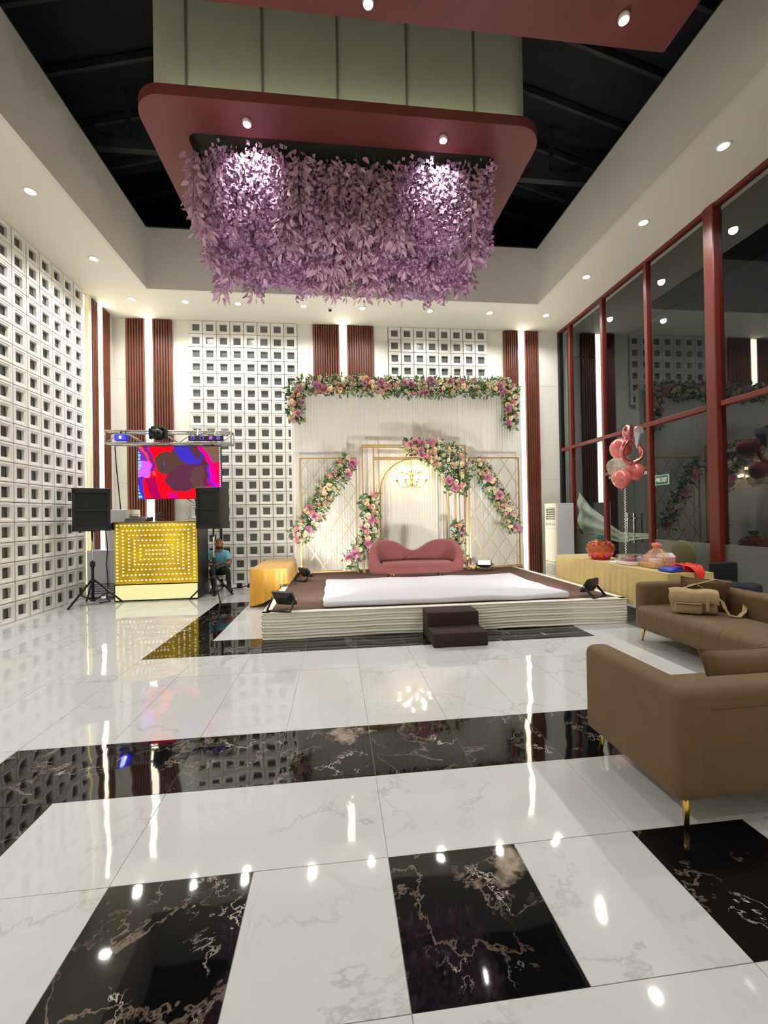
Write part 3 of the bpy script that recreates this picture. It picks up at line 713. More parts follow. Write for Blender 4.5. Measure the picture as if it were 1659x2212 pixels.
# pink loveseat
lv = thing('loveseat', 'dusty pink velvet curved loveseat with a heart shaped back', 'sofa', (1.5, 7.95, SZ))
LX, LY = 1.49, 8.28
def lv_back():
    # wrap-around shell: plan curves round to the seat front, top edge a double hump sweeping down to the arms
    b = MB(); n = 72
    def top(a):
        s = abs(a)
        hump = .57-.19*math.exp(-(a/.13)**2)+.03*math.exp(-((s-.36)/.2)**2)
        k = min(1, max(0, (s-.40)/.58)); k = k*k*(3-2*k)
        return SZ+.13+hump*(1-k)+.15*k
    vs = []; fs = []; m = 9
    for i in range(n+1):
        a = -1+2*i/n; th = a*math.radians(136); px, py = math.sin(th), math.cos(th)
        ry = .46 if py > 0 else .26
        w = .11+.05*min(1, max(0, (abs(a)-.35)/.4))
        ox, oy = LX+.90*px*(1-.0*abs(a)), LY-.40+ry*py; L = math.hypot(px, py*ry/.9)
        ix, iy = ox-px*w, oy-py*w*(1 if py > 0 else .7); tz = top(a); zb = SZ+.13
        mx, my = (ox+ix)/2, (oy+iy)/2; lo = min(.05, (tz-zb)*.3)
        vs += [(ox+(mx-ox)*.35, oy+(my-oy)*.35, zb), (ox, oy, zb+.05), (ox, oy, tz-lo), (ox+(mx-ox)*.35, oy+(my-oy)*.35, tz-lo*.2), (mx, my, tz), (ix+(mx-ix)*.35, iy+(my-iy)*.35, tz-lo*.25), (ix, iy, tz-lo), (ix-(mx-ix)*.1, iy-(my-iy)*.1, min(tz-lo*1.01, SZ+.29)), (ix, iy, zb)]
    for i in range(n):
        for k in range(m): fs.append((i*m+k, i*m+(k+1) % m, (i+1)*m+(k+1) % m, (i+1)*m+k))
    fs.append(tuple(range(m))[::-1]); fs.append(tuple(n*m+k for k in range(m)))
    return b.add(vs, fs, True)
part(lv_back(), 'backrest', M['pink'], lv)
def seat_poly(grow):
    p = []
    for i in range(25):
        th = (-1+2*i/24)*PI/2*1.02; p.append((LX+(.80+grow)*math.sin(th), LY-.42+(.35+grow)*math.cos(th)))
    p += [(LX+.60+grow, LY-.585-grow), (LX-.60-grow, LY-.585-grow)]
    return p
part(MB().prism(seat_poly(.0), SZ+.13, SZ+.27, 'z'), 'seat_base', M['pink'], lv)
cu_ = MB(); 
cu_.rbox(LX-.66, LX+.66, LY-.60, LY-.08, SZ+.235, SZ+.325, r=.035, seg=3)
part(cu_, 'seat_cushion', M['pink'], lv)
part(MB().tube([(LX+.02, LY-.055, SZ+.515), (LX+.0, LY-.062, SZ+.475), (LX-.12, LY-.064, SZ+.40), (LX-.24, LY-.072, SZ+.325)], .008, 6), 'back_seam', mat('pink_seam', (128, 56, 60), .8), lv)
for sx in (-1, 1):
    for dy in (-.47, -.02):
        x = LX+sx*.5; y = LY+dy
        part(MB().lathe([(.016, 0), (.012, .03), (.026, .05), (.014, .075), (.026, .1), (.03, .14)], 12, (x, y, SZ)), 'leg', M['gold'], lv)
        part(MB().tube([(x-sx*.03, y, SZ+.135), (x-sx*.055, y, SZ+.09), (x-sx*.012, y, SZ+.06)], .005, 6), 'leg_scroll', M['gold'], lv)

# ---------------------------------------------------------------- flood lamps on the stage
def flood(x, y, yaw, tilt, lab, on=True, power=FLOOD_W):
    t = thing('flood_lamp', lab, 'lamp', (x, y, SZ), 'black stage flood lamps')
    R = Matrix.Translation((x, y, SZ+.15)) @ Matrix.Rotation(yaw, 4, 'Z') @ Matrix.Rotation(tilt, 4, 'X')
    part(MB().prism([(-.15, -.105), (.15, -.105), (.15, .105), (-.15, .105)], 0, .03, 'y', M=R), 'housing', M['black'], t)
    b = MB(); o = [(-.145, -.1), (.145, -.1), (.145, .1), (-.145, .1)]; i = [(-.09, -.06), (.09, -.06), (.09, .06), (-.09, .06)]
    b.add([(u, 0, v) for u, v in o]+[(u, -.05, v) for u, v in i], [(0, 1, 5, 4), (1, 2, 6, 5), (2, 3, 7, 6), (3, 0, 4, 7), (4, 5, 6, 7)], M=R)
    part(b, 'back_shell', M['black'], t)
    part(MB().box(-.125, .125, .03, .033, -.082, .082, M=R), 'lens', M['lamp_soft'] if on else M['black'], t)
    Rb = Matrix.Translation((x, y, SZ)) @ Matrix.Rotation(yaw, 4, 'Z')
    part(MB().bar((-.17, 0, .15), (-.17, -.13, .01), .012, .03, M=Rb).bar((.17, 0, .15), (.17, -.13, .01), .012, .03, M=Rb).bar((-.17, -.13, .012), (.17, -.13, .012), .03, .012, M=Rb), 'bracket', M['black_metal'], t)
    for s in (-1, 1): part(MB().tube([Rb @ Vector((s*.15, 0, .15)), Rb @ Vector((s*.19, 0, .15))], .014, 8), 'knob', M['chrome'], t)
    if on and power:
        c = R @ Vector((0, .06, 0)); d = R @ Vector((0, 1, 0)); spot('flood_beam', c, d, power, 120, .5, .08, parent=t)
M['lamp_soft'] = emis('flood_lens', (255, 252, 244), 14)
flood(-.70, 5.64, -.45, .62, 'black flood lamp on the front left corner of the stage', power=FLOOD_W*2.4)
flood(3.60, 5.72, .55, .55, 'black flood lamp on the front right corner of the stage', power=FLOOD_W*2.4)
flood(-.60, 8.12, -.9, .75, 'black flood lamp on the left stage edge beside the mustard table', power=FLOOD_W*.6)
flood(3.07, 8.62, PI-.35, 1.2, 'glowing white flood lamp at the foot of the right lattice screen', power=50)
# ---------------------------------------------------------------- flower arrangements
M['leaf_dark'] = mat('dark_green_leaf', (70, 102, 66), .5, noise=(8, .2)); M['leaf_mid'] = mat('mid_green_leaf', (110, 142, 80), .55, noise=(8, .2))
M['leaf_lime'] = mat('olive_leaf', (160, 166, 96), .6, noise=(8, .2)); M['monstera'] = mat('blue_green_leaf', (78, 116, 100), .45, noise=(8, .15))
M['peony'] = mat('pink_peony', (238, 178, 204), .65, noise=(20, .2)); M['rose'] = mat('blush_rose', (244, 190, 184), .6, noise=(20, .12))
M['cream'] = mat('cream_rose', (244, 238, 208), .6, noise=(20, .1)); M['peach'] = mat('peach_lily', (244, 214, 172), .55, noise=(20, .1))
M['tiny'] = mat('tiny_white_flower', (244, 244, 238), .6); M['core'] = mat('garland_core', (60, 82, 54), .8)
def petal(b, a, r0, r1, w, lift, cup):
    """petal facing -y: from centre out at angle a"""
    u = Vector((math.cos(a), 0, math.sin(a))); v = Vector((-math.sin(a), 0, math.cos(a))); o = Vector((0, -1, 0))
    p = [u*r0+o*lift*.2-v*w*.3, u*r0+o*lift*.2+v*w*.3, u*(r0+r1)*.55+v*w*.6+o*(lift*.8+cup*.3), u*r1*.98+v*w*.25+o*(lift+cup), u*r1*.98-v*w*.25+o*(lift+cup), u*(r0+r1)*.55-v*w*.6+o*(lift*.8+cup*.3), u*(r0+r1)*.55+o*lift*.55]
    b.add(p, [(0, 1, 6), (1, 2, 6), (2, 3, 6), (3, 4, 6), (4, 5, 6), (5, 0, 6)], True)
def peony():
    b = MB()
    for n, r0, r1, w, l, c, ph in ((8, .2, 1.0, .6, .1, .1, 0), (8, .15, .9, .55, .4, .3, .4), (7, .1, .72, .5, .7, .4, .2), (6, .04, .5, .42, .95, .3, .6), (5, .0, .26, .3, 1.15, .1, .1)):
        for k in range(n): petal(b, 2*PI*k/n+ph, r0, r1, w, l, c)
    return b.mesh('peony', M['peony'])
def rose(m, name):
    b = MB()
    for n, r0, r1, w, l, c, ph in ((5, .25, 1.0, .8, .15, .55, 0), (4, .2, .72, .75, .45, .55, .5), (3, .1, .46, .6, .8, .4, .2)):
        for k in range(n): petal(b, 2*PI*k/n+ph, r0, r1, w, l, c)
    b.lathe([(.0, 0), (.32, .2), (.24, .75), (.12, .95), (0, .8)], 8, M=Matrix.Rotation(PI/2, 4, 'X'))
    return b.mesh(name, m)
def calla():
    b = MB(); n = 12; vs = []; fs = []
    for i, (r, h) in enumerate(((.08, 0), (.22, .5), (.5, .95), (.85, 1.15))):
        for k in range(n):
            a = 2*PI*k/n; e = 1+(.55*max(0, math.sin(a))**3 if i > 1 else 0)
            vs.append((r*math.cos(a), -h+(.15*math.sin(a) if i > 1 else 0), r*math.sin(a)*e))
    for i in range(3):
        for k in range(n): fs.append((i*n+k, i*n+(k+1) % n, (i+1)*n+(k+1) % n, (i+1)*n+k))
    b.add(vs, fs, True); return b.mesh('calla_lily', M['peach'])
def monstera():
    pts = []
    n = 9
    for s in (1, -1):
        side = []
        for k in range(n):
            t = k/(n-1); z = -.15+1.15*t; w = .62*math.sin(PI*min(1, .12+.88*t))**.7*(1-.25*t)
            side.append((s*w, z)); 
            if k < n-1: side.append((s*w*.45, z+.07))
        pts.append(side)
    b = MB(); mid = [(0, -.35), (0, -.1), (0, .3), (0, .7), (0, 1.05)]
    for side in pts:
        L = len(side)
        vs = [(x, -.12*abs(x)+.02, z) for x, z in side]+[(0, -.03, z) for x, z in side]
        b.add(vs, [(i, i+1, L+i+1, L+i) for i in range(L-1)], True)
    b.add([(-.015, 0, -.6), (.015, 0, -.6), (.015, -.02, 0), (-.015, -.02, 0)], [(0, 1, 2, 3)])
    return b.mesh('monstera_leaf', M['monstera'])
def fanleaf():
    b = MB()
    for k in range(9):
        a = -1.2+2.4*k/8; L = 1-.25*abs(a)
        u = Vector((math.sin(a), -.1, math.cos(a))); v = Vector((math.cos(a), 0, -math.sin(a)))*.07
        b.add([(0, 0, 0), u*L*.5+v, u*L, u*L*.5-v], [(0, 1, 2, 3)])
    return b.mesh('palm_leaf', M['leaf_dark'])
FM = dict(peony=peony(), rose=rose(M['rose'], 'rose'), cream=rose(M['cream'], 'cream_rose'), calla=calla(), monstera=monstera(), fan=fanleaf())
def path_at(path, t):
    """path of (x,z,halfwidth): point at fraction t of its length"""
    seg = [math.hypot(b[0]-a[0], b[1]-a[1]) for a, b in zip(path, path[1:])]; T = sum(seg)*t
    for (a, b), L in zip(zip(path, path[1:]), seg):
        if T <= L or (b is path[-1]):
            q = min(1, T/L); return [a[i]+(b[i]-a[i])*q for i in range(3)]+[(b[0]-a[0])/L, (b[1]-a[1])/L]
        T -= L
def arrangement(name, label, cat, path, y, seed, dens=1.0, grp='pink and cream silk flower arrangements on the stage backdrop'):
    rr = random.Random(seed); L = sum(math.hypot(b[0]-a[0], b[1]-a[1]) for a, b in zip(path, path[1:]))
    t = thing(name, label, cat, (path[len(path)//2][0], y, path[len(path)//2][1]), grp)
    # inner stem / cage holding it
    part(MB().tube([(p[0], y+.03, p[1]) for p in path], [max(.025, p[2]*.28) for p in path], 8), 'foam_core', M['core'], t)
    def spot_(edge=1.0):
        s = rr.random(); x, z, w, dx, dz = path_at(path, s); o = rr.uniform(-1, 1)*w*edge
        al = 0
        if s < .03 or s > .97: al = rr.uniform(-.3, .3)*w
        return Vector((x-dz*o+dx*al, 0, z+dx*o+dz*al)), abs(o)/w
    def facing(tilt):
        return Vector((0, -1, 0)).rotation_difference(Vector((rr.uniform(-tilt, tilt), -1, rr.uniform(-tilt, tilt))).normalized()) @ Quaternion((0, 1, 0), rr.uniform(0, 6.28))
    wid = sum(p[2] for p in path)/len(path)
    area = L*wid*2*dens
    # foliage: many small leaves, joined
    for mname, n in (('leaf_dark', 330), ('leaf_mid', 380), ('leaf_lime', 150)):
        b = MB()
        for k in range(int(n*area)):
            p, e = spot_(1.05); p.y = y-rr.uniform(-.01, .10)*(1.15-.8*e)
            d = Vector((rr.uniform(-1, 1), rr.uniform(-.9, .1), rr.uniform(-1, 1))).normalized(); Ln = rr.uniform(.07, .15); s = d.cross(Vector((rr.uniform(-1, 1), rr.uniform(-1, 1), rr.uniform(-1, 1)))).normalized()*Ln*.24; nn = d.cross(s).normalized()*.008
            b.add([p, p+d*Ln*.5+s+nn, p+d*Ln, p+d*Ln*.5-s+nn, p+d*Ln*.5-nn], [(0, 1, 4), (1, 2, 4), (2, 3, 4), (3, 0, 4)])
        if b.v: part(b, 'foliage', M[mname], t, None, 'stuff')
    b = MB()
    for k in range(int(60*area)):
        c, e = spot_(1.05)
        for q in range(9):
            p = c+Vector((rr.gauss(0, .032), 0, rr.gauss(0, .032))); p.y = y-.07-rr.uniform(0, .09)*(1.2-e)
            r = rr.uniform(.008, .014)
            b.add([p+Vector((0, -r*.4, 0))]+[p+Vector((math.cos(a)*r, 0, math.sin(a)*r)) for a in (0, 1.26, 2.51, 3.77, 5.03)], [(0, 1+i, 1+(i+1) % 5) for i in range(5)])
    part(b, 'filler_flowers', M['tiny'], t, None, 'stuff')
    def place(key, nm, n, size, depth, tilt, edge=.85, outward=False):
        used = place.used
        for k in range(max(1, int(n*area))):
            for tr in range(14):
                p, e = spot_(edge if not outward else 1.12)
                if outward and e < .7: continue
                if all((p-q).length > (size*.75+r*.7) for q, r in used): break
            else:
                if rr.random() < .5: continue
            used.append((p, size)); sc = size*rr.uniform(.8, 1.15)
            p.y = y-depth*(1.1-.55*e)
            if outward:
                x, z, w, dx, dz = path_at(path, .5)
                c = min(((path_at(path, i/20)) for i in range(21)), key=lambda a: (a[0]-p.x)**2+(a[1]-p.z)**2)
                d = Vector((p.x-c[0], 0, p.z-c[1])); d = d.normalized() if d.length > .01 else Vector((0, 0, -1))
                q = Quaternion((0, 1, 0), math.atan2(d.x, d.z)) @ Quaternion((1, 0, 0), rr.uniform(-.5, .3)); p = p-d*.05; p.y = y-.05
            else: q = facing(tilt)
            inst(FM[key], nm, t, p, q, sc)
    place.used = []
    place('peony', 'peony', 9, .088, .10, .35)
    place('calla', 'calla_lily', 14, .058, .11, .7)
    place('rose', 'rose', 26, .05, .12, .5)
    place('cream', 'cream_rose', 34, .052, .12, .5)
    place.used = []
    place('monstera', 'monstera_leaf', 5, .12, .05, .5, outward=True)
    place('fan', 'palm_leaf', 5, .14, .06, .5, outward=True)
    return t
arrangement('flower_garland', 'long pink and cream flower garland across the top of the backdrop', 'garland',
            [(-.83, 3.62, .14), (-.86, 4.0, .17), (-.84, 4.36, .2), (.0, 4.42, .2), (1.0, 4.40, .2), (2.2, 4.40, .2), (3.3, 4.42, .19), (3.98, 4.45, .2), (4.02, 4.1, .16), (3.98, 3.5, .13)], 9.34, 3)
arrangement('flower_spray', 'slanting flower spray across the left lattice screen', 'flowers', [(.30, 2.72, .17), (-.03, 2.31, .19), (-.34, 1.82, .19), (-.64, 1.34, .2), (-.84, 1.10, .18)], 9.10, 21)
arrangement('flower_spray', 'slanting flower spray across the right lattice screen', 'flowers', [(3.12, 2.72, .15), (3.40, 2.2, .17), (3.72, 1.66, .18), (3.94, 1.14, .13)], 9.10, 22)
arrangement('flower_pillar', 'bent flower pillar climbing the left gold upright down to the stage', 'flowers', [(.70, 1.98, .16), (.70, 1.59, .17), (.73, 1.19, .18), (.54, .91, .17), (.34, .68, .17), (.17, .55, .18)], 9.0, 23)
arrangement('flower_cluster', 'big flower cluster on the upper right of the gold arch beside the chandelier', 'flowers', [(1.46, 3.03, .12), (1.86, 2.96, .2), (2.30, 2.84, .33), (2.58, 2.60, .34), (2.64, 2.3, .27), (2.60, 2.02, .22)], 8.98, 24)
arrangement('flower_pillar', 'short flower pillar on the right gold upright behind the loveseat', 'flowers', [(2.62, 1.38, .12), (2.61, 1.0, .14), (2.65, .68, .12), (2.67, .50, .1)], 9.0, 25)
# ---------------------------------------------------------------- brown sofas
def sofa(T, L, lab, name='sofa'):
    """local frame: back along y=0 (outer face), seat towards +y, x from 0 to L"""
    o = T @ Vector((L/2, .42, 0)); t = thing(name, lab, 'sofa', (o.x, o.y, 0), 'brown velvet sofas with thin gold legs')
    def soft(c): return c
    part(MB().rbox(.03, L-.03, .0015, .19, .157, .6985, r=.055, seg=4, M=T), 'backrest', M['sofa'], t)
    for x in (0, L-.17): part(MB().rbox(x, x+.17, 0, .78, .155, .70, r=.055, seg=4, M=T), 'armrest', M['sofa'], t)
    part(MB().rbox(.165, L-.165, .17, .80, .16, .30, r=.03, seg=2, M=T), 'seat_base', M['sofa'], t)
    s = part(MB().rbox(.10, L-.10, .16, .87, .165, .445, r=.09, seg=5, M=T), 'seat', M['sofa'], t)
    n = int(L/.2)
    for k in range(1, n):
        x = .1+(L-.2)*k/n; part(MB().tube([T @ Vector((x, .78+.0895*math.cos(a), (.255 if a < 0 else .355)+.0895*math.sin(a))) for a in [-1.3, -1.0, -.7, -.35, 0, .001, .35, .7, 1.0, 1.3]], .0025, 5), 'stitch_line', M['sofa_seam'], s)
    part(MB().box(.172, L-.172, -.0005, .006, .60, .603, M=T), 'back_seam', M['sofa_seam'], t)
    for x in (.10, L-.10):
        for y in (.08, .72):
            sx = -.015 if x < 1 else .015
            part(MB().tube([T @ Vector((x, y, .17)), T @ Vector((x+sx, y+(.02 if y > .4 else -.02), 0.004))], [.018, .011], 10), 'leg', M['gold'], t)
    return t
M['sofa_seam'] = mat('sofa_seam', (84, 64, 40), .9)
TA = Matrix.Translation((1.59, 1.845, 0))
sofa(TA, 1.95, 'brown velvet sofa closest to the viewer, seen from behind')
TB = Matrix.Translation((4.36, 2.70, 0)) @ Matrix.Rotation(PI/2, 4, 'Z')
sofa(TB, 2.1, 'brown velvet sofa facing left with a canvas bag on it')
def pillow(Mx, w, h, th, lab):
    b = MB()
    def f(u, v, s):
        x = 2*u-1; z = 2*v-1
        e = (1-abs(x)**3.2)*(1-abs(z)**3.2); pin = 1-.08*(1-abs(x)**2)*abs(z)**2-.0
        pz = 1-.10*(1-abs(z)**2)
        return Mx @ Vector((x*w/2*(1-.08*(1-z*z)*abs(x)), s*th/2*max(0, e)**.55, z*h/2*(1-.08*(1-x*x)*abs(z))))
    b.grid(lambda u, v: f(u, v, 1), 14, 14); b.grid(lambda u, v: f(u, v, -1), 14, 14)
    c = Mx @ Vector((0, 0, -h/2))
    t = thing('throw_pillow', lab, 'pillow', c, 'brown velvet throw pillows')
    part(b, 'cushion', M['sofa'], t)
    pp = [f(u, 0, 0) for u in [k/12 for k in range(13)]]+[f(1, v, 0) for v in [k/12 for k in range(1, 13)]]+[f(1-u, 1, 0) for u in [k/12 for k in range(1, 13)]]+[f(0, 1-v, 0) for v in [k/12 for k in range(1, 12)]]
    part(MB().tube(pp, .005, 5, closed=True), 'piping', M['sofa'], t)
def PM(x, y, z, yaw, lean, roll=0): return Matrix.Translation((x, y, z)) @ Matrix.Rotation(yaw, 4, 'Z') @ Matrix.Rotation(lean, 4, 'X') @ Matrix.Rotation(roll, 4, 'Y')
pillow(PM(2.30, 2.14, .60, 0.0, -.22, .0), .58, .36, .15, 'brown throw pillow leaning on the near sofa')
pillow(PM(4.02, 4.27, .61, -.5, .22, .06), .46, .40, .15, 'square brown throw pillow behind the canvas bag')
pillow(PM(4.07, 3.22, .60, -PI/2+.12, -.3, .1), .46, .40, .16, 'brown throw pillow at the right picture edge on the far sofa')
# canvas messenger bag
BM = Matrix.Translation((3.80, 4.18, .445)) @ Matrix.Rotation(-.62, 4, 'Z')
bg = thing('messenger_bag', 'khaki canvas messenger bag with straps lying on the sofa seat', 'bag', (3.80, 4.18, .445))
def bagf(c):
    z = c.z; c = Vector(c); c.y *= 1-.25*max(0, z-.1)/.15; c.x += .012*math.sin(z*30); c.z += .012*math.sin(c.x*14); return BM @ c
part(MB().rbox(-.20, .20, -.09, .09, .002, .23, r=.035, seg=3, fn=bagf, cuts=2), 'body', M['canvas'], bg)
M['canvas2'] = mat('pale_canvas', (166, 144, 110), .9, noise=(12, .1), bump=(220, .12))
def flap(u, v):
    x = -.215+.43*u; a = v*1.0
    if a < .45: y = .075-.17*a/.45; z = .238+.018*math.sin(PI*a/.45)
    else: y = -.098-.018*math.sin((a-.45)*5); z = .238-(a-.45)/.55*.125
    return BM @ Vector((x, y-.004, z+.008*math.sin(u*9)+.012*math.sin(u*PI)))
fb_ = MB().grid(flap, 16, 14); fp = part(fb_, 'flap', M['canvas2'], bg)
part(MB().rbox(-.06, .06, -.104, -.098, .175, .19, r=.002, seg=1, M=BM), 'label_tab', M['canvas'], fp)
pk = part(MB().rbox(-.17, .07, -.135, -.08, .012, .125, r=.02, seg=2, M=BM), 'front_pocket', M['canvas'], bg)
part(MB().bar((-.16, -.138, .112), (.06, -.138, .112), .006, .01, M=BM), 'zip', M['sofa_seam'], pk)
part(MB().rbox(.10, .13, -.125, -.095, .05, .17, r=.004, seg=1, M=BM), 'buckle_strap', M['canvas2'], bg)
def strap(pts, w, name):
    b = MB(); pts = [BM @ Vector(p) for p in pts]
    for a, c in zip(pts, pts[1:]): b.bar(a, c, w, .005)
    return part(b, name, M['canvas2'], bg)
strap([(-.06, 0, .25), (-.03, 0, .30), (.03, 0, .315), (.09, 0, .28), (.11, 0, .245)], .028, 'grab_handle')
strap([(.19, 0, .2), (.25, -.03, .15), (.27, -.06, .08), (.30, -.08, .02), (.37, -.09, .012), (.43, -.03, .06), (.46, .06, .16), (.44, .12, .235), (.38, .13, .20)], .04, 'shoulder_strap')
strap([(-.1, .06, .245), (.05, .09, .30), (.22, .11, .36), (.36, .12, .33)], .035, 'shoulder_strap')
# dark chair with a hung jacket behind the far sofa
dc = thing('dark_chair', 'black cloth covered chair half hidden behind the far sofa by the column', 'chair', (5.2, 5.0, 0))
part(MB().rbox(5.0, 5.42, 4.80, 5.22, .40, .47, r=.03, seg=3), 'seat', M['black_cloth'] if 'black_cloth' in M else M.setdefault('black_cloth', mat('black_cloth', (26, 27, 30), .9, bump=(30, .4))), dc)
part(MB().rbox(5.0, 5.40, 5.17, 5.24, .45, .84, r=.03, seg=3), 'backrest', M['black_cloth'], dc)
def jk(c):
    c = Vector(c); c.z += .02*math.sin(c.x*17+c.y*13); c.x += .015*math.sin(c.y*21); return c
part(MB().rbox(4.92, 5.30, 4.72, 5.14, .47, .60, r=.05, seg=3, fn=jk, cuts=2), 'folded_jacket', mat('navy_cloth', (30, 34, 46), .9, bump=(30, .4)), dc)
for x in (5.03, 5.38):
    for y in (4.84, 5.19): part(MB().tube([(x, y, 0), (x, y, .41)], .014, 8), 'leg', M['black_metal'], dc)

# ---------------------------------------------------------------- gift table on the right
def cloth_box(x0, x1, y0, y1, zt, zh, amp, wl, seed, flare=.03, dip=None):
    rr = random.Random(seed); per = []; 
    n = lambda L: max(6, int(L/.018))
    for (ax, ay), (bx, by), nx, ny in (((x0, y0), (x1, y0), 0, -1), ((x1, y0), (x1, y1), 1, 0), ((x1, y1), (x0, y1), 0, 1), ((x0, y1), (x0, y0), -1, 0)):
        L = math.hypot(bx-ax, by-ay); k = n(L)
        for i in range(k): per.append((ax+(bx-ax)*i/k, ay+(by-ay)*i/k, nx, ny, i/k, L))
    b = MB(); vs = []; fs = []; rows = 10; N = len(per); s = 0
    acc = 0
    for j in range(rows+1):
        v = j/rows; acc = 0
        for (x, y, nx, ny, u, L) in per:
            d = u*L; f = amp*v*(math.sin(2*PI*(d+x0)/wl+.7*math.sin(d*3.1))+.4*math.sin(2*PI*d/(wl*.43)+seed))+flare*v
            cx = math.sin(PI*min(1, max(0, u)))**.3 if L > .1 else 1
            hem = zh(x, y) if callable(zh) else zh
            vs.append((x+nx*f*cx+(1-cx)*nx*flare*v, y+ny*f*cx+(1-cx)*ny*flare*v, zt-(zt-hem)*v))
    for j in range(rows):
        for i in range(N):
            k = (i+1) % N; fs.append((j*N+i, j*N+k, (j+1)*N+k, (j+1)*N+i))
    b.add(vs, fs, True)
    b.add([(x, y, zt+.0008) for x, y, *_ in per], [tuple(range(N))])
    return b
def table(x0, x1, y0, y1, zt, lab):
    t = thing('folding_table', lab, 'table', ((x0+x1)/2, (y0+y1)/2, 0))
    part(MB().rbox(x0+.02, x1-.02, y0+.02, y1-.02, zt-.04, zt-.006, r=.01, seg=1), 'tabletop', M['white'], t)
    for x in (x0+.1, x1-.14):
        for y in (y0+.15, y1-.15): part(MB().tube([(x, y, 0), (x, y, zt-.04)], .014, 8), 'leg', M['black_metal'], t)
TZ = .76
table(4.09, 4.72, 4.86, 7.55, TZ, 'long folding table under the pale gold cloth by the window')
solo(cloth_box(4.09, 4.72, 4.86, 7.55, TZ, .25, .010, .13, 3, .02), 'tablecloth', M['palecloth'], 'pale gold tablecloth on the gift table by the window', 'tablecloth', (4.4, 6.2, .25))
table(-1.50, -.88, 7.55, 9.2, .655, 'small folding table under the mustard cloth left of the stage')
solo(cloth_box(-1.50, -.88, 7.55, 9.2, .655, lambda x, y: .385 if x > -.99 else .03+.24*max(0, (x+1.42)/.5)**1.3, .022, .22, 5, .03), 'tablecloth', M['goldcloth'], 'mustard yellow satin cloth draped over the table left of the stage', 'tablecloth', (-1.2, 8.3, .02))
TZ += .0014
# fruit and sweet basket wrapped in cellophane
M['cello'] = mat('clear_cellophane', (255, 245, 240), .08, trans=1.0, spec=.6, alpha=.45)
bx, by = 4.36, 6.62
gb = thing('gift_basket', 'orange and red gift hamper in clear wrap with a teal bow', 'gift', (bx, by, TZ))
part(MB().lathe([(.13, 0), (.145, .02), (.19, .12), (.185, .125), (.13, .02), (0, .015)], 20, (bx, by, TZ)), 'tub', mat('red_tub', (196, 48, 44), .4), gb)
M['coral_red'] = mat('coral_red_foil', (226, 84, 62), .4); M['orange_foil'] = mat('orange_foil', (232, 108, 56), .35, noise=(14, .25), bump=(25, .6)); M['yellow_sweet'] = mat('yellow_sweet', (244, 184, 48), .4); M['magenta'] = mat('magenta_foil', (206, 66, 150), .4); M['teal'] = mat('teal_ribbon', (40, 150, 130), .4)
def crum(p): return Vector((bx, by, TZ+.1))+(p-Vector((bx, by, TZ+.1)))*(1+.06*math.sin(p.x*60+p.z*35)*math.sin(p.y*50))
part(MB().ball((bx, by, TZ+.15), (.205, .205, .14), 26, 14, fn=crum), 'foil_filling', M['orange_foil'], gb)
for k in range(30):
    a = k*2.4+.9; r = .19*math.sqrt((k+.5)/30); z = TZ+.15+.15*math.sqrt(max(0, 1-(r/.215)**2))
    part(MB().ball((bx+r*math.cos(a), by+r*math.sin(a), z), rnd.uniform(.018, .034), 10, 7), 'sweet', [M['yellow_sweet'], M['orange_foil'], M['magenta']][k % 3], gb)
for k in range(12):
    a = 2*PI*k/12; u = Vector((math.cos(a), math.sin(a), 0)); p = Vector((bx, by, TZ+.075))+u*.178
    part(MB().rbox(-.028, .028, -.004, .004, -.03, .03, r=.003, seg=1, M=Matrix.Translation(p) @ Matrix.Rotation(a+PI/2, 4, 'Z')), 'square_patch', M['magenta'] if k % 2 else M['coral_red'], gb)
part(MB().lathe([(.2, .12), (.225, .17), (.2, .25), (.12, .31), (.03, .335), (.03, .36), (.07, .41)], 22, (bx, by, TZ)), 'cellophane_wrap', M['cello'], gb)
for k in range(6):
    a = 2*PI*k/6; u = Vector((math.cos(a), math.sin(a), 0)); c = Vector((bx, by, TZ+.35))
    part(MB().tube([c, c+u*.03+Vector((0, 0, .05)), c+u*.075+Vector((0, 0, .04)), c+u*.04-Vector((0, 0, .005)), c], [.006, .012, .014, .012, .006], 6), 'ribbon_loop', M['teal'], gb)
# papers
for k, (x, y, a) in enumerate(((4.42, 6.28, .4), (4.36, 6.12, .1), (4.47, 6.05, -.3))):
    Mx = Matrix.Translation((x, y, TZ+.0025+k*.0016)) @ Matrix.Rotation(a, 4, 'Z')
    solo(MB().box(-.15, .15, -.105, .105, 0, .001, M=Mx), 'paper_sheet', M['paper'], ['sheet of white paper nearest the orange hamper', 'middle one of three white paper sheets on the gift table', 'sheet of white paper nearest the balloon string'][k], 'paper', (x, y, TZ+.002), 'loose paper sheets on the gift table')
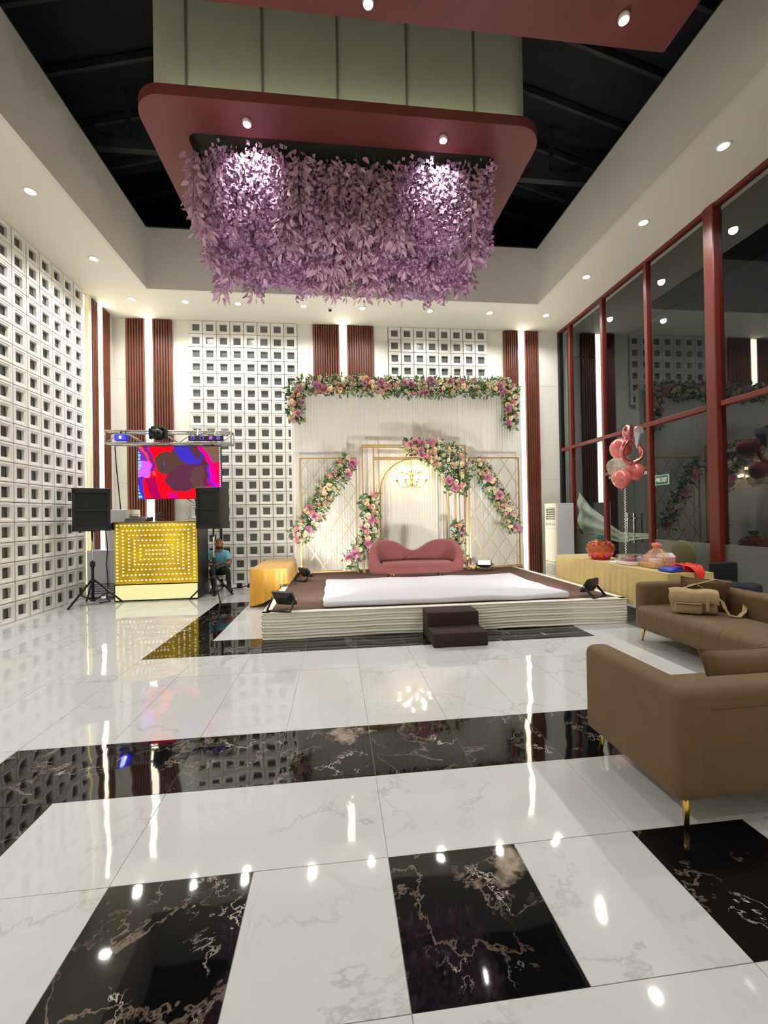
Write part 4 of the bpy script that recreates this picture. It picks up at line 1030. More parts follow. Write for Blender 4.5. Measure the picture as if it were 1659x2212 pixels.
# wrapped pink and white gift tray
gx, gy = 4.33, 5.82
gt = thing('gift_tray', 'low white tray of pink wrapped packets under clear film', 'gift', (gx, gy, TZ))
part(MB().rbox(gx-.15, gx+.2, gy-.15, gy+.16, TZ+.003, TZ+.06, r=.012, seg=2), 'tray', mat('white_card', (236, 226, 224), .5, noise=(10, .06)), gt)
M['pink_paper'] = mat('pink_paper', (216, 160, 164), .5, noise=(8, .1)); M['white_card2'] = mat('white_gift_paper', (238, 232, 230), .45, noise=(12, .08)); M['tan'] = mat('tan_card', (176, 134, 108), .6)
for k, (dx, dy, w, h, z, mm) in enumerate(((-.08, -.06, .11, .05, .06, 'pink_paper'), (.06, -.07, .1, .06, .06, 'white_card2'), (.0, .07, .16, .07, .06, 'white_card2'), (.12, .06, .09, .05, .06, 'pink_paper'), (-.1, .08, .08, .06, .06, 'white_card2'), (.04, .02, .2, .02, .125, 'tan'))):
    part(MB().rbox(-w/2, w/2, -w*.35, w*.35, 0, h, r=.008, seg=1, M=Matrix.Translation((gx+dx, gy+dy, TZ+z)) @ Matrix.Rotation(k*.7, 4, 'Z')), 'packet', M[mm], gt)
part(MB().rbox(gx-.155, gx+.205, gy-.155, gy+.165, TZ+.06, TZ+.15, r=.03, seg=2), 'clear_film', M['cello'], gt)
# netted gift basket with pink bow
nx, ny = 4.44, 5.46
nb = thing('net_gift_basket', 'handled basket of pink boxes under peach net with a bow', 'gift', (nx, ny, TZ))
part(MB().rbox(nx-.16, nx+.17, ny-.14, ny+.14, TZ+.003, TZ+.075, r=.015, seg=2), 'basket', mat('cane', (214, 178, 124), .7, noise=(30, .2), bump=(60, .6)), nb)
part(MB().rbox(nx-.02, nx+.17, ny-.13, ny+.0, TZ+.075, TZ+.15, r=.006, seg=1), 'pink_box', M['pink_paper'], nb)
part(MB().prism([(ny-.135, TZ+.15), (ny+.005, TZ+.15), (ny-.065, TZ+.205)], nx-.025, nx+.175, 'x'), 'box_lid', M['white_card2'], nb)
part(MB().rbox(nx-.13, nx-.02, ny-.12, ny+.0, TZ+.075, TZ+.13, r=.006, seg=1), 'white_box', M['white_card2'], nb)
part(MB().rbox(nx-.12, nx+.1, ny+.01, ny+.12, TZ+.075, TZ+.17, r=.006, seg=1), 'pink_box', M['pink_paper'], nb)
part(MB().tube([(nx+.0, ny-.15+.3*(1-math.cos(PI*k/12))/2, TZ+.07+.2*math.sin(PI*k/12)) for k in range(13)], .009, 8), 'handle', mat('yellow_ribbon', (232, 196, 110), .5), nb)
M['net'] = mat('peach_net', (240, 190, 170), .7, alpha=.3)
part(MB().lathe([(.205, .04), (.2, .11), (.125, .2), (.05, .268), (.022, .285), (.045, .305)], 22, (nx, ny, TZ)), 'net_wrap', M['net'], nb)
M['coral'] = mat('coral_pompom', (240, 140, 120), .8, bump=(50, .8))
for k in range(7):
    a = 2*PI*k/7; part(MB().ball((nx+.035*math.cos(a), ny+.035*math.sin(a), TZ+.305+.01*(k % 2)), .032, 10, 7), 'bow_loop', M['coral'], nb)
# blue and red folded sari bag
fx, fy = 4.46, 5.06
M['royal'] = mat('royal_blue_satin', (44, 58, 168), .4, bump=(10, .4)); M['redc'] = mat('red_satin', (196, 28, 48), .45, bump=(10, .4)); M['redor'] = mat('orange_red_net', (236, 66, 50), .6, bump=(30, .4))
fo = thing('folded_cloth', 'folded royal blue and red cloth bundle on the table corner', 'cloth', (fx, fy, TZ))
FMx = Matrix.Translation((fx, fy, TZ)) @ Matrix.Rotation(.15, 4, 'Z')
def wob(c):
    c = Vector(c); k = 1-.35*abs(c.x/.3)**2; c.z = max(.003, c.z*k+.012*math.sin(c.x*23+c.y*17)*(c.z/.07)); c.y *= .92+.1*math.sin(c.x*15); return FMx @ c
part(MB().rbox(-.29, -.06, -.11, .11, .003, .075, r=.03, seg=3, fn=wob, cuts=3), 'blue_fold', M['royal'], fo)
part(MB().rbox(-.09, .18, -.115, .115, .003, .082, r=.03, seg=3, fn=wob, cuts=3), 'red_fold', M['redc'], fo)
part(MB().rbox(.13, .28, -.10, .10, .003, .085, r=.03, seg=3, fn=wob, cuts=3), 'blue_fold', M['royal'], fo)
def tong(u, v):
    x = -.06+.22*u*(1-.55*max(0, v-.5)*2)+.06*max(0, v-.5); y = .06-.36*min(v, .8); z = .094-.03*v if v < .6 else (.076-(v-.6)*.35 if v < .78 else .013-(v-.78)*.5)
    return FMx @ Vector((x, y, z+.006*math.sin(u*14)*(1 if v < .7 else 0)))
part(MB().grid(tong, 12, 14), 'net_scarf', M['redor'], fo)
# balloon bouquet tied to a weight on the table
sx_, sy_ = 4.45, 6.12
bq = thing('balloon_bouquet', 'rose gold and clear balloon bunch with a ring shaped foil balloon', 'balloons', (sx_, sy_, TZ))
part(MB().lathe([(.03, 0), (.045, .03), (.02, .06), (.012, .08), (.03, .11)], 14, (sx_, sy_, TZ)), 'weight', mat('silver_blue_foil', (150, 176, 196), .25, metal=.7), bq)
M['ribbon'] = mat('curled_white_ribbon', (240, 238, 232), .4)
part(MB().tube([(sx_+.012*math.cos(k*1.3)+(4.46-sx_)*k/130, sy_+.012*math.sin(k*1.3), TZ+.08+1.10*k/130) for k in range(131)], .006, 4), 'curled_ribbon', M['ribbon'], bq)
M['rosegold'] = mat('rose_gold_latex', (226, 118, 112), .22, spec=.7, coat=.5, noise=(4, .05)); M['foilgold'] = mat('rose_gold_foil', (226, 140, 136), .16, metal=.85, bump=(18, .35)); M['silverfoil'] = mat('silver_foil', (190, 188, 200), .3, metal=.6, bump=(10, .3))
M['clearb'] = mat('clear_latex', (240, 240, 225), .06, alpha=.28, spec=.8, coat=.6)
def balloon(c, r, m, name, lean=(0, 0), conf=False):
    c = Vector(c)
    def sh(p):
        d = p-c; k = max(0, -d.z/r); d.x *= 1-.22*k*k; d.y *= 1-.22*k*k; d.z *= 1.12 if d.z < 0 else 1.0
        return c+Euler((lean[0], lean[1], 0)).to_matrix() @ d
    o = part(MB().ball(c, r, 20, 14, fn=sh), name, m, bq)
    kn = c+Euler((lean[0], lean[1], 0)).to_matrix() @ Vector((0, 0, -r*1.13))
    part(MB().lathe([(.008, .012), (.012, -.004), (.018, -.014)], 8, kn), 'knot', m, o)
    if conf:
        b = MB(); rr = random.Random(int(c.z*1000))
        for k in range(46):
            d = Vector((rr.gauss(0, 1), rr.gauss(0, 1), rr.gauss(0, 1))).normalized()*r*.96; u = d.orthogonal().normalized()*.008; w = d.cross(u).normalized()*.008; p = c+d
            b.add([p+u, p+w, p-u, p-w], [(0, 1, 2, 3)])
        part(b, 'confetti', M['silverfoil'], o, None, 'stuff')
balloon((4.39, 6.10, 2.055), .14, M['rosegold'], 'pink_balloon'); balloon((4.685, 6.2, 2.185), .14, M['rosegold'], 'pink_balloon', (0, -.5))
balloon((4.39, 6.22, 2.255), .14, M['clearb'], 'clear_balloon', (0, .3), True); balloon((4.60, 6.40, 2.25), .13, M['clearb'], 'clear_balloon', (0, 0), True)
balloon((4.58, 6.36, 2.06), .125, M['clearb'], 'clear_balloon', (0, -.3), True); balloon((4.63, 6.44, 2.58), .165, M['rosegold'], 'pink_balloon', (0, .5)); balloon((4.66, 6.46, 2.42), .12, M['clearb'], 'clear_balloon', (0, 0), True)
rc = Vector((4.60, 6.14, 2.485)); rg = MB()
rg.tube([rc+Vector((.165*math.cos(2*PI*k/32), .02*math.sin(4*PI*k/32), .17*math.sin(2*PI*k/32))) for k in range(32)], .037, 10, closed=True)
ring = part(rg, 'foil_ring', M['foilgold'], bq, 'rose gold foil ring')
part(MB().ball((4.575, 6.15, 2.78), (.115, .06, .13), 18, 12), 'foil_crown', M['foilgold'], bq)
dm = MB().add([(4.60, 6.10, 2.80), (4.66, 6.08, 2.87), (4.74, 6.08, 2.86), (4.785, 6.10, 2.77), (4.655, 6.10, 2.52), (4.60, 6.16, 2.80), (4.66, 6.2, 2.87), (4.74, 6.2, 2.86), (4.785, 6.18, 2.77), (4.66, 6.03, 2.74), (4.73, 6.04, 2.75)],
   [(0, 1, 9), (1, 2, 10, 9), (2, 3, 10), (0, 9, 4), (9, 10, 4), (10, 3, 4), (5, 4, 8), (5, 8, 7, 6), (0, 5, 6, 1), (1, 6, 7, 2), (2, 7, 8, 3), (0, 4, 5), (3, 8, 4)])
part(dm, 'foil_diamond', M['silverfoil'], bq, 'silver foil diamond')

# ---------------------------------------------------------------- tower air conditioners
def tower_ac(T, lab):
    """local: front face -y at y=0, width along x 0..w, depth .44"""
    w, d, h = .54, .44, 1.765
    o = T @ Vector((w/2, d/2, 0)); t = thing('air_conditioner', lab, 'air conditioner', (o.x, o.y, 0), 'tower air conditioners')
    part(MB().rbox(0, w, .05, d, .02, h, r=.01, seg=1, M=T), 'cabinet', M['ac_side'], t)
    part(MB().box(0, w, 0, .05, .02, .36, M=T).box(0, w, 0, .05, .38, 1.16, M=T).box(0, w, 0, .05, 1.165, 1.38, M=T).box(0, w, 0, .05, 1.66, h, M=T).box(0, .05, 0, .05, 1.38, 1.66, M=T).box(w-.05, w, 0, .05, 1.38, 1.66, M=T), 'front_panel', M['ac'], t)
    v = part(MB().box(.05, w-.05, .03, .049, 1.38, 1.66, M=T), 'outlet', M['black'], t)
    for k in range(5):
        z = 1.41+.055*k; part(MB().add([(.05, .0, z), (w-.05, .0, z), (w-.05, .045, z+.03), (.05, .045, z+.03), (.05, .0, z+.006), (w-.05, .0, z+.006), (w-.05, .045, z+.036), (.05, .045, z+.036)], [(0, 1, 2, 3), (7, 6, 5, 4), (0, 4, 5, 1), (2, 6, 7, 3)], M=T), 'louvre', M['ac'], v)
    for k in range(4): part(MB().box(.14+.09*k, .15+.09*k, .02, .04, 1.385, 1.655, M=T), 'vane', M['ac'], v)
    part(MB().box(.03, w-.03, -.003, 0, 1.24, 1.30, M=T), 'display', mat('ac_display', (150, 150, 138), .3), t)
    part(MB().box(.24, .29, -.002, 0, 1.335, 1.345, M=T), 'badge', M['joint'], t)
    g = part(MB().box(.02, w-.02, -.002, 0, .05, .33, M=T), 'intake_grille', M['black'], t)
    for k in range(12): part(MB().box(.02, w-.02, -.01, -.002, .055+.0235*k, .066+.0235*k, M=T), 'slat', M['ac'], g)
    for x in (.04, w-.04):
        for y in (.06, d-.04): part(MB().box(x-.02, x+.02, y-.02, y+.02, 0, .02, M=T), 'foot', M['black'], t)
tower_ac(Matrix.Translation((5.10, 9.93, 0)) @ Matrix.Rotation(-PI/2, 4, 'Z'), 'ivory tower air conditioner in the corner beside the windows')
tower_ac(Matrix.Translation((-4.30, 9.34, 0)) @ Matrix.Rotation(PI/2, 4, 'Z'), 'tall grey tower air conditioner rising behind the gold booth')
cb_ = thing('white_cabinet', 'low glossy white cabinet behind the left loudspeaker stand', 'cabinet', (-4.6, 9.12, 0))
part(MB().rbox(-4.92, -4.30, 8.98, 9.27, .03, .955, r=.012, seg=2), 'body', mat('lavender_white', (206, 206, 216), .25), cb_)
for k in range(5): part(MB().box(-4.84, -4.32, 8.972, 8.981, .10+.045*k, .112+.045*k), 'vent_slot', M['black'], cb_)
part(MB().rbox(-4.38, -4.365, 8.955, 8.98, .55, .90, r=.005, seg=1), 'handle', M['white'], cb_)
for x in (-4.88, -4.34):
    for y in (9.02, 9.23): part(MB().box(x-.02, x+.02, y-.02, y+.02, 0, .032), 'foot', M['black'], cb_)

yc = thing('added_round_chair', 'added round backed chair standing in for a dim mustard oval in the glass', 'chair', (5.45, 6.22, 0))  # chair shape added in place of a dim mustard oval in the glass
M['mustard'] = mat('dim_mustard', (84, 80, 48), .5)
part(MB().ball((5.50, 6.22, .84), (.035, .27, .23), 24, 12), 'backrest', M['mustard'], yc)
part(MB().lathe([(0, .44), (.2, .44), (.22, .46), (.22, .49), (.18, .51), (0, .51)], 24, (5.28, 6.22, 0)), 'seat', M['mustard'], yc)
for a in (-1, 1):
    part(MB().tube([(5.30, 6.22+a*.12, .46), (5.45, 6.22+a*.13, .5), (5.5, 6.22+a*.13, .66)], .012, 8), 'back_support', M['gold'], yc)
    for b_ in (-1, 1): part(MB().tube([(5.28+b_*.13, 6.22+a*.13, .45), (5.28+b_*.18, 6.22+a*.18, 0)], .012, 8), 'leg', M['gold'], yc)
# ---------------------------------------------------------------- gold booth
bo = thing('booth', 'gold mirrored booth counter with nested rows of lit white triangles', 'counter', (-3.43, 8.9, 0))
DX0, DX1, DY0, DY1, DZ = -4.20, -2.675, 8.55, 9.22, 1.505
M['booth_black'] = mat('dark_olive_laminate', (34, 34, 26), .35)
M['gold_mirror'] = mat('gold_mirror', (240, 198, 6), .2, metal=.35, noise=(2.2, .35), bump=(3, .12))  # lighter and darker noise paints varied mirror reflections into the gold
part(MB().box(DX0, DX1, DY0+.02, DY1, .0, DZ-.02), 'carcass', M['booth_black'], bo)
part(MB().rbox(DX0-.02, DX1+.02, DY0-.01, DY1+.02, DZ-.02, DZ+.005, r=.006, seg=1), 'countertop', mat('bronze_edge', (120, 100, 62), .3, metal=.5), bo)
fpnl = part(MB().box(DX0+.01, DX1-.01, DY0, DY0+.02, .325, DZ-.022), 'mirror_front', M['gold_mirror'], bo, 'gold mirror panel')
tri = MB()
def lay(u, v):
    return DX0+.01+(u-60)/1500*(DX1-DX0-.02), DZ-.022-(v-150)/1140*(DZ-.347)
def put(u, v):
    x, z = lay(u, v); s = .021
    tri.add([(x-s*.9, DY0-.002, z+s*.75), (x+s, DY0-.002, z-.002), (x-s*.9, DY0-.002, z-s*.75), (x-s*.9, DY0, z+s*.75), (x+s, DY0, z-.002), (x-s*.9, DY0, z-s*.75)], [(0, 1, 2), (0, 3, 4, 1), (1, 4, 5, 2), (2, 5, 3, 0)])
for a0, a1, b0, b1 in ((112, 1508, 192, 1220), (218, 1405, 285, 1120), (325, 1305, 378, 1020), (425, 1210, 472, 925), (530, 1110, 570, 830)):
    nu = round((a1-a0)/73); nv = round((b1-b0)/66)
    for i in range(nu+1):
        put(a0+(a1-a0)*i/nu, b0); put(a0+(a1-a0)*i/nu, b1)
    for j in range(1, nv):
        put(a0, b0+(b1-b0)*j/nv); put(a1, b0+(b1-b0)*j/nv)
for i in range(7): put(632+63*i, 662); put(632+63*i, 735)
part(tri, 'light_triangles', emis('triangle_glow', (255, 250, 225), 1.4), fpnl, None, 'stuff')
# clear wrap strips and hanging foil on the front
st_ = MB(); rr = random.Random(5)
for k in range(150):
    u = 430+rr.gauss(0, 22)+(.06*(k-75)); v = 170+k*7.2; x, z = lay(u, v)
    a = rr.uniform(0, 3.1); s = rr.uniform(.006, .016); y = DY0-rr.uniform(.003, .012)
    st_.add([(x+s*math.cos(a), y, z+s*math.sin(a)), (x-s*math.sin(a)*.4, y-.003, z+s*math.cos(a)*.4), (x-s*math.cos(a), y, z-s*math.sin(a)), (x+s*math.sin(a)*.4, y-.003, z-s*math.cos(a)*.4)], [(0, 1, 2, 3)])
for k in range(90):
    u = 650+rr.gauss(0, 26)+.5*k; v = 480+k*6.4; x, z = lay(u, v); a = rr.uniform(0, 3.1); s = rr.uniform(.006, .015); y = DY0-rr.uniform(.003, .012)
    st_.add([(x+s*math.cos(a), y, z+s*math.sin(a)), (x-s*math.sin(a)*.4, y-.003, z+s*math.cos(a)*.4), (x-s*math.cos(a), y, z-s*math.sin(a)), (x+s*math.sin(a)*.4, y-.003, z-s*math.cos(a)*.4)], [(0, 1, 2, 3)])
part(st_, 'foil_flakes', mat('lit_gold_foil', (255, 240, 70), .3), fpnl, None, 'stuff')  # lighter yellow paints in the LED light the foil reflects
for pts in ([(255, 300), (330, 400), (385, 560), (350, 690), (385, 830), (330, 920), (290, 1050)], [(560, 165), (540, 330), (520, 480), (560, 600), (620, 760)]):
    part(MB().tube([(lay(u, v)[0], DY0-.006, lay(u, v)[1]) for u, v in pts], .006, 5), 'ribbon', mat('beige_ribbon', (214, 186, 120), .4), fpnl)
lb = part(MB().box(DX0+.012, DX1-.012, DY0+.004, DY0+.02, .025, .305), 'light_box', emis('light_box_glow', (255, 246, 178), .72), bo, 'glowing pale yellow plinth panel')
for a, b in (((DX0, 0), (DX1, .025)), ((DX0, .305), (DX1, .327)), ((DX0, 0), (DX0+.014, .32)), ((DX1-.014, 0), (DX1, .32))):
    part(MB().box(a[0], b[0], DY0-.004, DY0+.02, a[1], b[1]), 'plinth_frame', M['black'], bo)
part(MB().rbox(DX0-.05, DX0+.02, DY0-.01, DY0+.08, 1.36, 1.495, r=.012, seg=1), 'corner_cap', M['booth_black'], bo)
mx_ = thing('mixer', 'black sound mixer on the gold booth', 'mixer', (-3.93, 8.95, DZ+.005))
part(MB().prism([(8.78, DZ+.006), (9.12, DZ+.006), (9.12, DZ+.10), (8.84, DZ+.07)], -4.12, -3.72, 'x'), 'body', M['black'], mx_)
for k in range(6): part(MB().lathe([(.012, 0), (.01, .02), (0, .02)], 10, (-4.07+.06*k, 9.0, DZ+.085)), 'knob', M['alu'], mx_)
part(MB().tube([(-2.98, 9.0, DZ+.006), (-2.98, 9.0, DZ+.09)], .004, 6), 'antenna', M['black'], bo)

# ---------------------------------------------------------------- loudspeakers on tripods
def tripod(x, y, ztop, lab, a0, spread=.55):
    t = thing('speaker_stand', lab, 'stand', (x, y, 0), 'tripod speaker stands')
    part(MB().tube([(x, y, .62), (x, y, ztop)], .018, 12), 'inner_pole', M['chrome'], t)
    part(MB().tube([(x, y, .05), (x, y, .72)], .024, 12), 'outer_pole', M['black_metal'], t)
    part(MB().lathe([(.026, 0), (.045, .03), (.036, .07), (.045, .10), (.024, .11)], 12, (x, y, .68)), 'collar', M['black'], t)
    part(MB().lathe([(.05, 0), (.06, .03), (.03, .06)], 12, (x, y, .40)), 'hub', M['black'], t)
    part(MB().lathe([(.026, 0), (.045, .01), (.026, .05)], 12, (x, y, .05)), 'lower_hub', M['black'], t)
    for k in range(3):
        a = a0+2*PI*k/3; u = Vector((math.cos(a), math.sin(a), 0)); o = Vector((x, y, 0))
        l = part(MB().bar(o+u*.04+Vector((0, 0, .43)), o+u*spread+Vector((0, 0, .015)), .022, .028), 'leg', M['black_metal'], t)
        part(MB().ball(o+u*spread+Vector((0, 0, .016)), (.024, .024, .016), 8, 6), 'rubber_foot', M['rubber'], l)
        part(MB().bar(o+u*.03+Vector((0, 0, .08)), o+u*(spread*.56)+Vector((0, 0, .22)), .014, .02), 'brace', M['black_metal'], t)
    return t
def speaker(x, y, z, w, h, d, yaw, lab):
    t = thing('loudspeaker', lab, 'speaker', (x, y, z), 'black loudspeakers on stands')
    R = Matrix.Translation((x, y, z)) @ Matrix.Rotation(yaw, 4, 'Z')
    part(MB().prism([(-w/2, -d/2), (w/2, -d/2), (w/2*.78, d/2), (-w/2*.78, d/2)], .03, h, 'z', M=R), 'cabinet', M['black'], t)
    part(MB().rbox(-w/2-.008, w/2+.008, -d/2-.02, -d/2+.1, 0.01, .05, r=.01, seg=1, M=R).rbox(-w/2-.008, w/2+.008, -d/2-.02, -d/2+.1, h-.03, h+.008, r=.01, seg=1, M=R), 'bumper', M['black'], t)
    fr = part(MB().box(-w/2, -w/2+.05, -d/2-.018, -d/2, .04, h-.02, M=R).box(w/2-.05, w/2, -d/2-.018, -d/2, .04, h-.02, M=R).box(-w/2, w/2, -d/2-.018, -d/2, .04, .10, M=R).box(-w/2, w/2, -d/2-.018, -d/2, h-.08, h-.02, M=R).box(-w/2, w/2, -d/2-.018, -d/2, h*.5-.02, h*.5+.02, M=R), 'front_frame', M['black'], t)
    part(MB().box(-w/2+.05, w/2-.05, -d/2-.008, -d/2-.002, .10, h*.5-.02, M=R), 'grille', M['grille'], t)
    part(MB().box(-w/2+.05, w/2-.05, -d/2-.008, -d/2-.002, h*.5+.02, h-.08, M=R), 'grille', M['grille'], t)
    part(MB().lathe([(.03, 0), (.035, .032), (.05, .04)], 10, (x, y, z-.005)), 'pole_mount', M['black'], t)
    return t
tripod(-4.51, 8.42, 1.36, 'black tripod stand under the left loudspeaker near the block wall', math.radians(-110), .48)
speaker(-4.51, 8.44, 1.345, .58, .79, .38, .42, 'black loudspeaker on the left, close to the white block wall')
tripod(-2.36, 8.48, 1.36, 'black tripod stand under the right loudspeaker in front of the seated man', math.radians(-62), .46)
speaker(-2.35, 8.52, 1.345, .48, .79, .42, -.28, 'black loudspeaker on the right, overlapping the video screen corner')

# ---------------------------------------------------------------- truss with lights and video screen
tr = thing('truss', 'silver square lighting truss above the video screen', 'truss', (-3.44, 9.36, 3.1))
ta0, ta1 = -4.68, -2.19; ty = (9.24, 9.49); tz = (3.125, 3.375)
for y in ty:
    for z in tz: part(MB().tube([(ta0, y, z), (ta1, y, z)], .022, 8), 'chord', M['alu'], tr)
N_ = 7
for i in range(N_+1):
    x = ta0+(ta1-ta0)*i/N_
    if i in (0, N_): 
        for a, b in (((x, ty[0], tz[0]), (x, ty[0], tz[1])), ((x, ty[1], tz[0]), (x, ty[1], tz[1])), ((x, ty[0], tz[0]), (x, ty[1], tz[0])), ((x, ty[0], tz[1]), (x, ty[1], tz[1]))):
            part(MB().tube([a, b], .012, 6), 'end_bar', M['alu'], tr)
    if i < N_:
        x2 = ta0+(ta1-ta0)*(i+1)/N_; s = i % 2
        for y in ty: part(MB().tube([(x, y, tz[s]), (x2, y, tz[1-s])], .009, 6), 'web_bar', M['alu'], tr)
        for z in tz: part(MB().tube([(x, ty[s], z), (x2, ty[1-s], z)], .009, 6), 'web_bar', M['alu'], tr)
part(MB().tube([(-2.62, 10.02, 0), (-2.62, 10.02, 3.15)], .028, 10).tube([(-2.62, 10.02, 3.13), (-2.62, 9.25, 3.13)], .02, 8), 'mast', M['black_metal'], tr)
part(MB().box(-2.8, -2.44, 9.9, 10.14, 0, .015), 'mast_base', M['black_metal'], tr)
sc = thing('video_screen', 'video screen showing red purple and brown colour swirls', 'screen', (-3.28, 9.42, 1.98))
VX0, VX1, VZ0, VZ1, VY = -4.13, -2.44, 1.975, 3.10, 9.40
part(MB().box(VX0, VX1, VY+.004, VY+.09, VZ0, VZ1), 'housing', M['black'], sc)
for x in (-3.8, -2.8): part(MB().tube([(x, VY+.05, VZ1-.03), (x, VY+.05, 3.13)], .012, 6), 'hanger', M['black_metal'], sc)
def scr_col(u, v):
    """u right, v down, 0..1"""
    saw = ((v*34) % 1-.5)*.018*(1 if (u < .34 and v < .6) or u > .78 else 0)
    wx = u+saw+.025*math.sin(v*9+2)+.008*math.sin(v*31); wy = v+.025*math.sin(u*13)+.008*math.sin(u*41)
    red, mag, pur, blu, brn, orc, pink = (255, 10, 30), (255, 0, 130), (118, 30, 128), (70, 45, 190), (84, 58, 52), (205, 92, 245), (255, 70, 60)
    def ell(cx, cy, rx, ry): return ((wx-cx)/rx)**2+((wy-cy)/ry)**2
    c = red
    if wx > .36-.1*wy: c = red
    if .12 < wx < .24 and wy > .62: c = (165, 10, 80)
    if wx > .56 and wy > .55: c = (190, 5, 110) if wy < .9 and wx > .8 else red
    if wx < .15 and wy < .62: c = orc if wy > .3 else (120, 40, 165)
    if abs(wx-(.045+.28*wy)) < .022 and wy < .58: c = pink
    if .075+.16*wy < wx < .12+.16*wy and wy < .5: c = pur
    if wx < .07-.05*(v-.75)*2 and wy > .6: c = blu
    if wx < .013 and int(v*46) % 3: c = (120, 215, 250)
    if .46 < wx < .86 and wy < .75: c = (92, 40, 58)
    if ell(.36, .30, .18, .22) < 1: c = brn
    if ell(.55, .62, .20, .26) < 1: c = (88, 44, 66)
    if ell(.50, .2, .12, .2) < 1 and ell(.36, .30, .18, .22) > 1: c = (96, 52, 54)
    if ell(.62, .05, .17, .32) < 1: c = (62, 46, 180)
    if ell(.70, .08, .055, .17) < 1: c = (84, 50, 60)
    if ell(.73, .62, .085, .26) < 1: c = (92, 62, 62)
    if .80 < wx < .83+.2*wy and wy < .4: c = (92, 58, 52)
    q = wx-(.775+.26*wy)
    if abs(q) < .03 and wy < .85: c = (255, 0, 140)
    if -.055 < q < -.028 and .35 < wy < .88: c = (60, 40, 250)
    if q > .03: c = (120, 84, 76) if wy < .3 else (240, 10, 70)
    if u > .985 and int(v*50) % 2: c = (200, 225, 255)
    if .305 < u < .32 and .31 < v < .38: c = (60, 60, 240)
    if wy > .86 and .33 < wx < .44: c = (205, 10, 120)
    return lin(c)
def screen_mesh():
    nu, nv = 230, 150; b = MB(); b.grid(lambda u, v: (VX0+.01+u*(VX1-VX0-.02), VY, VZ1-.01-v*(VZ1-VZ0-.02)), nu, nv, False)
    m = bpy.data.materials.new('screen_picture'); m.use_nodes = True; nt = m.node_tree; nt.nodes.clear()
    at = nt.nodes.new('ShaderNodeAttribute'); at.attribute_name = 'picture'; e = nt.nodes.new('ShaderNodeEmission'); e.inputs[1].default_value = 1.0; o = nt.nodes.new('ShaderNodeOutputMaterial')
    nt.links.new(at.outputs['Color'], e.inputs[0]); nt.links.new(e.outputs[0], o.inputs[0])
    ob = part(b, 'display', m, sc); me = ob.data
    ca = me.color_attributes.new('picture', 'FLOAT_COLOR', 'POINT')
    for j in range(nv+1):
        for i in range(nu+1): ca.data[j*(nu+1)+i].color = scr_col(i/nu, j/nv)
screen_mesh()
# fixtures clamped to the truss
bl = thing('par_light', 'small stage light glowing blue on the left of the truss', 'stage light', (-4.32, 9.2, 3.2))
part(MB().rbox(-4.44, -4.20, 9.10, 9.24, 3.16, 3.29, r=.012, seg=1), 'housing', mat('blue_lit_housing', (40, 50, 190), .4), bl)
part(MB().box(-4.41, -4.23, 9.094, 9.10, 3.175, 3.275), 'lens', emis('blue_lens', (40, 40, 255), 4), bl)
part(MB().ball((-4.32, 9.094, 3.225), (.022, .006, .03), 10, 6), 'lamp_core', emis('blue_white_core', (200, 200, 255), 12), bl)
for x in (-4.37, -4.27): part(MB().bar((x, 9.2, 3.28), (x, 9.24, 3.40), .014), 'clamp', M['black_metal'], bl)
point('blue_glow', (-4.32, 9.03, 3.22), 2.0, .04, (.1, .12, 1), bl)
mh = thing('moving_head_light', 'black round moving head light in the middle of the truss', 'stage light', (-3.62, 9.2, 3.3))
part(MB().ball((-3.62, 9.17, 3.30), (.13, .13, .13), 16, 11), 'head', M['black'], mh)
part(MB().lathe([(.09, 0), (.1, .05), (0, .05)], 14, M=Matrix.Translation((-3.62, 9.08, 3.28)) @ Matrix.Rotation(PI/2+.4, 4, 'X')), 'snout', M['black_metal'], mh)
for s in (-1, 1): part(MB().rbox(-3.62+s*.15-.02, -3.62+s*.15+.02, 9.12, 9.24, 3.2, 3.42, r=.01, seg=1), 'yoke', M['black'], mh)
part(MB().rbox(-3.74, -3.50, 9.10, 9.26, 3.40, 3.46, r=.01, seg=1), 'base', M['black'], mh)
for k in range(9):
    a = k*2.4; part(MB().ball((-3.62+.1*math.cos(a), 9.055+.01*(k % 3), 3.30+.09*math.sin(a)), .011, 6, 4), 'lens_dot', M['chrome'], mh)
ba = thing('light_bar', 'black light bar with four violet lamps on the right of the truss', 'stage light', (-2.65, 9.2, 3.2))
part(MB().rbox(-3.02, -2.33, 9.14, 9.22, 3.17, 3.275, r=.008, seg=1), 'housing', M['black'], ba)
for k, x in enumerate((-2.93, -2.75, -2.57, -2.42)):
    part(MB().box(x-.035, x+.035, 9.134, 9.14, 3.19, 3.255), 'lamp_bezel', emis('violet_rim', (120, 90, 220), 1.2), ba)
    part(MB().box(x-.022, x+.022, 9.131, 9.134, 3.20, 3.245), 'lamp_lens', emis('violet_lens', ((60, 30, 120), (30, 20, 60), (200, 90, 220), (90, 70, 240))[k], 1.0), ba)
for x in (-2.85, -2.5): part(MB().bar((x, 9.18, 3.27), (x, 9.24, 3.42), .02), 'clamp', M['alu'], ba)
def cable(pts, r, lab, name='cable'):
    solo(MB().tube(pts, r, 6), name, M['rubber'], lab, 'cable', pts[-1])
cable([(-4.62, 9.5, 3.12), (-4.6, 9.52, 2.6), (-4.57, 9.55, 2.1), (-4.55, 9.56, 1.77)], .012, 'black cable hanging from the left end of the truss')
cable([(-4.52, 8.9, 1.37), (-4.50, 8.93, 1.0), (-4.53, 8.93, .7), (-4.50, 8.93, .35), (-4.46, 8.8, .03), (-4.3, 8.6, .012), (-4.42, 8.45, .012)], .009, 'dark cable trailing down behind the left loudspeaker stand')
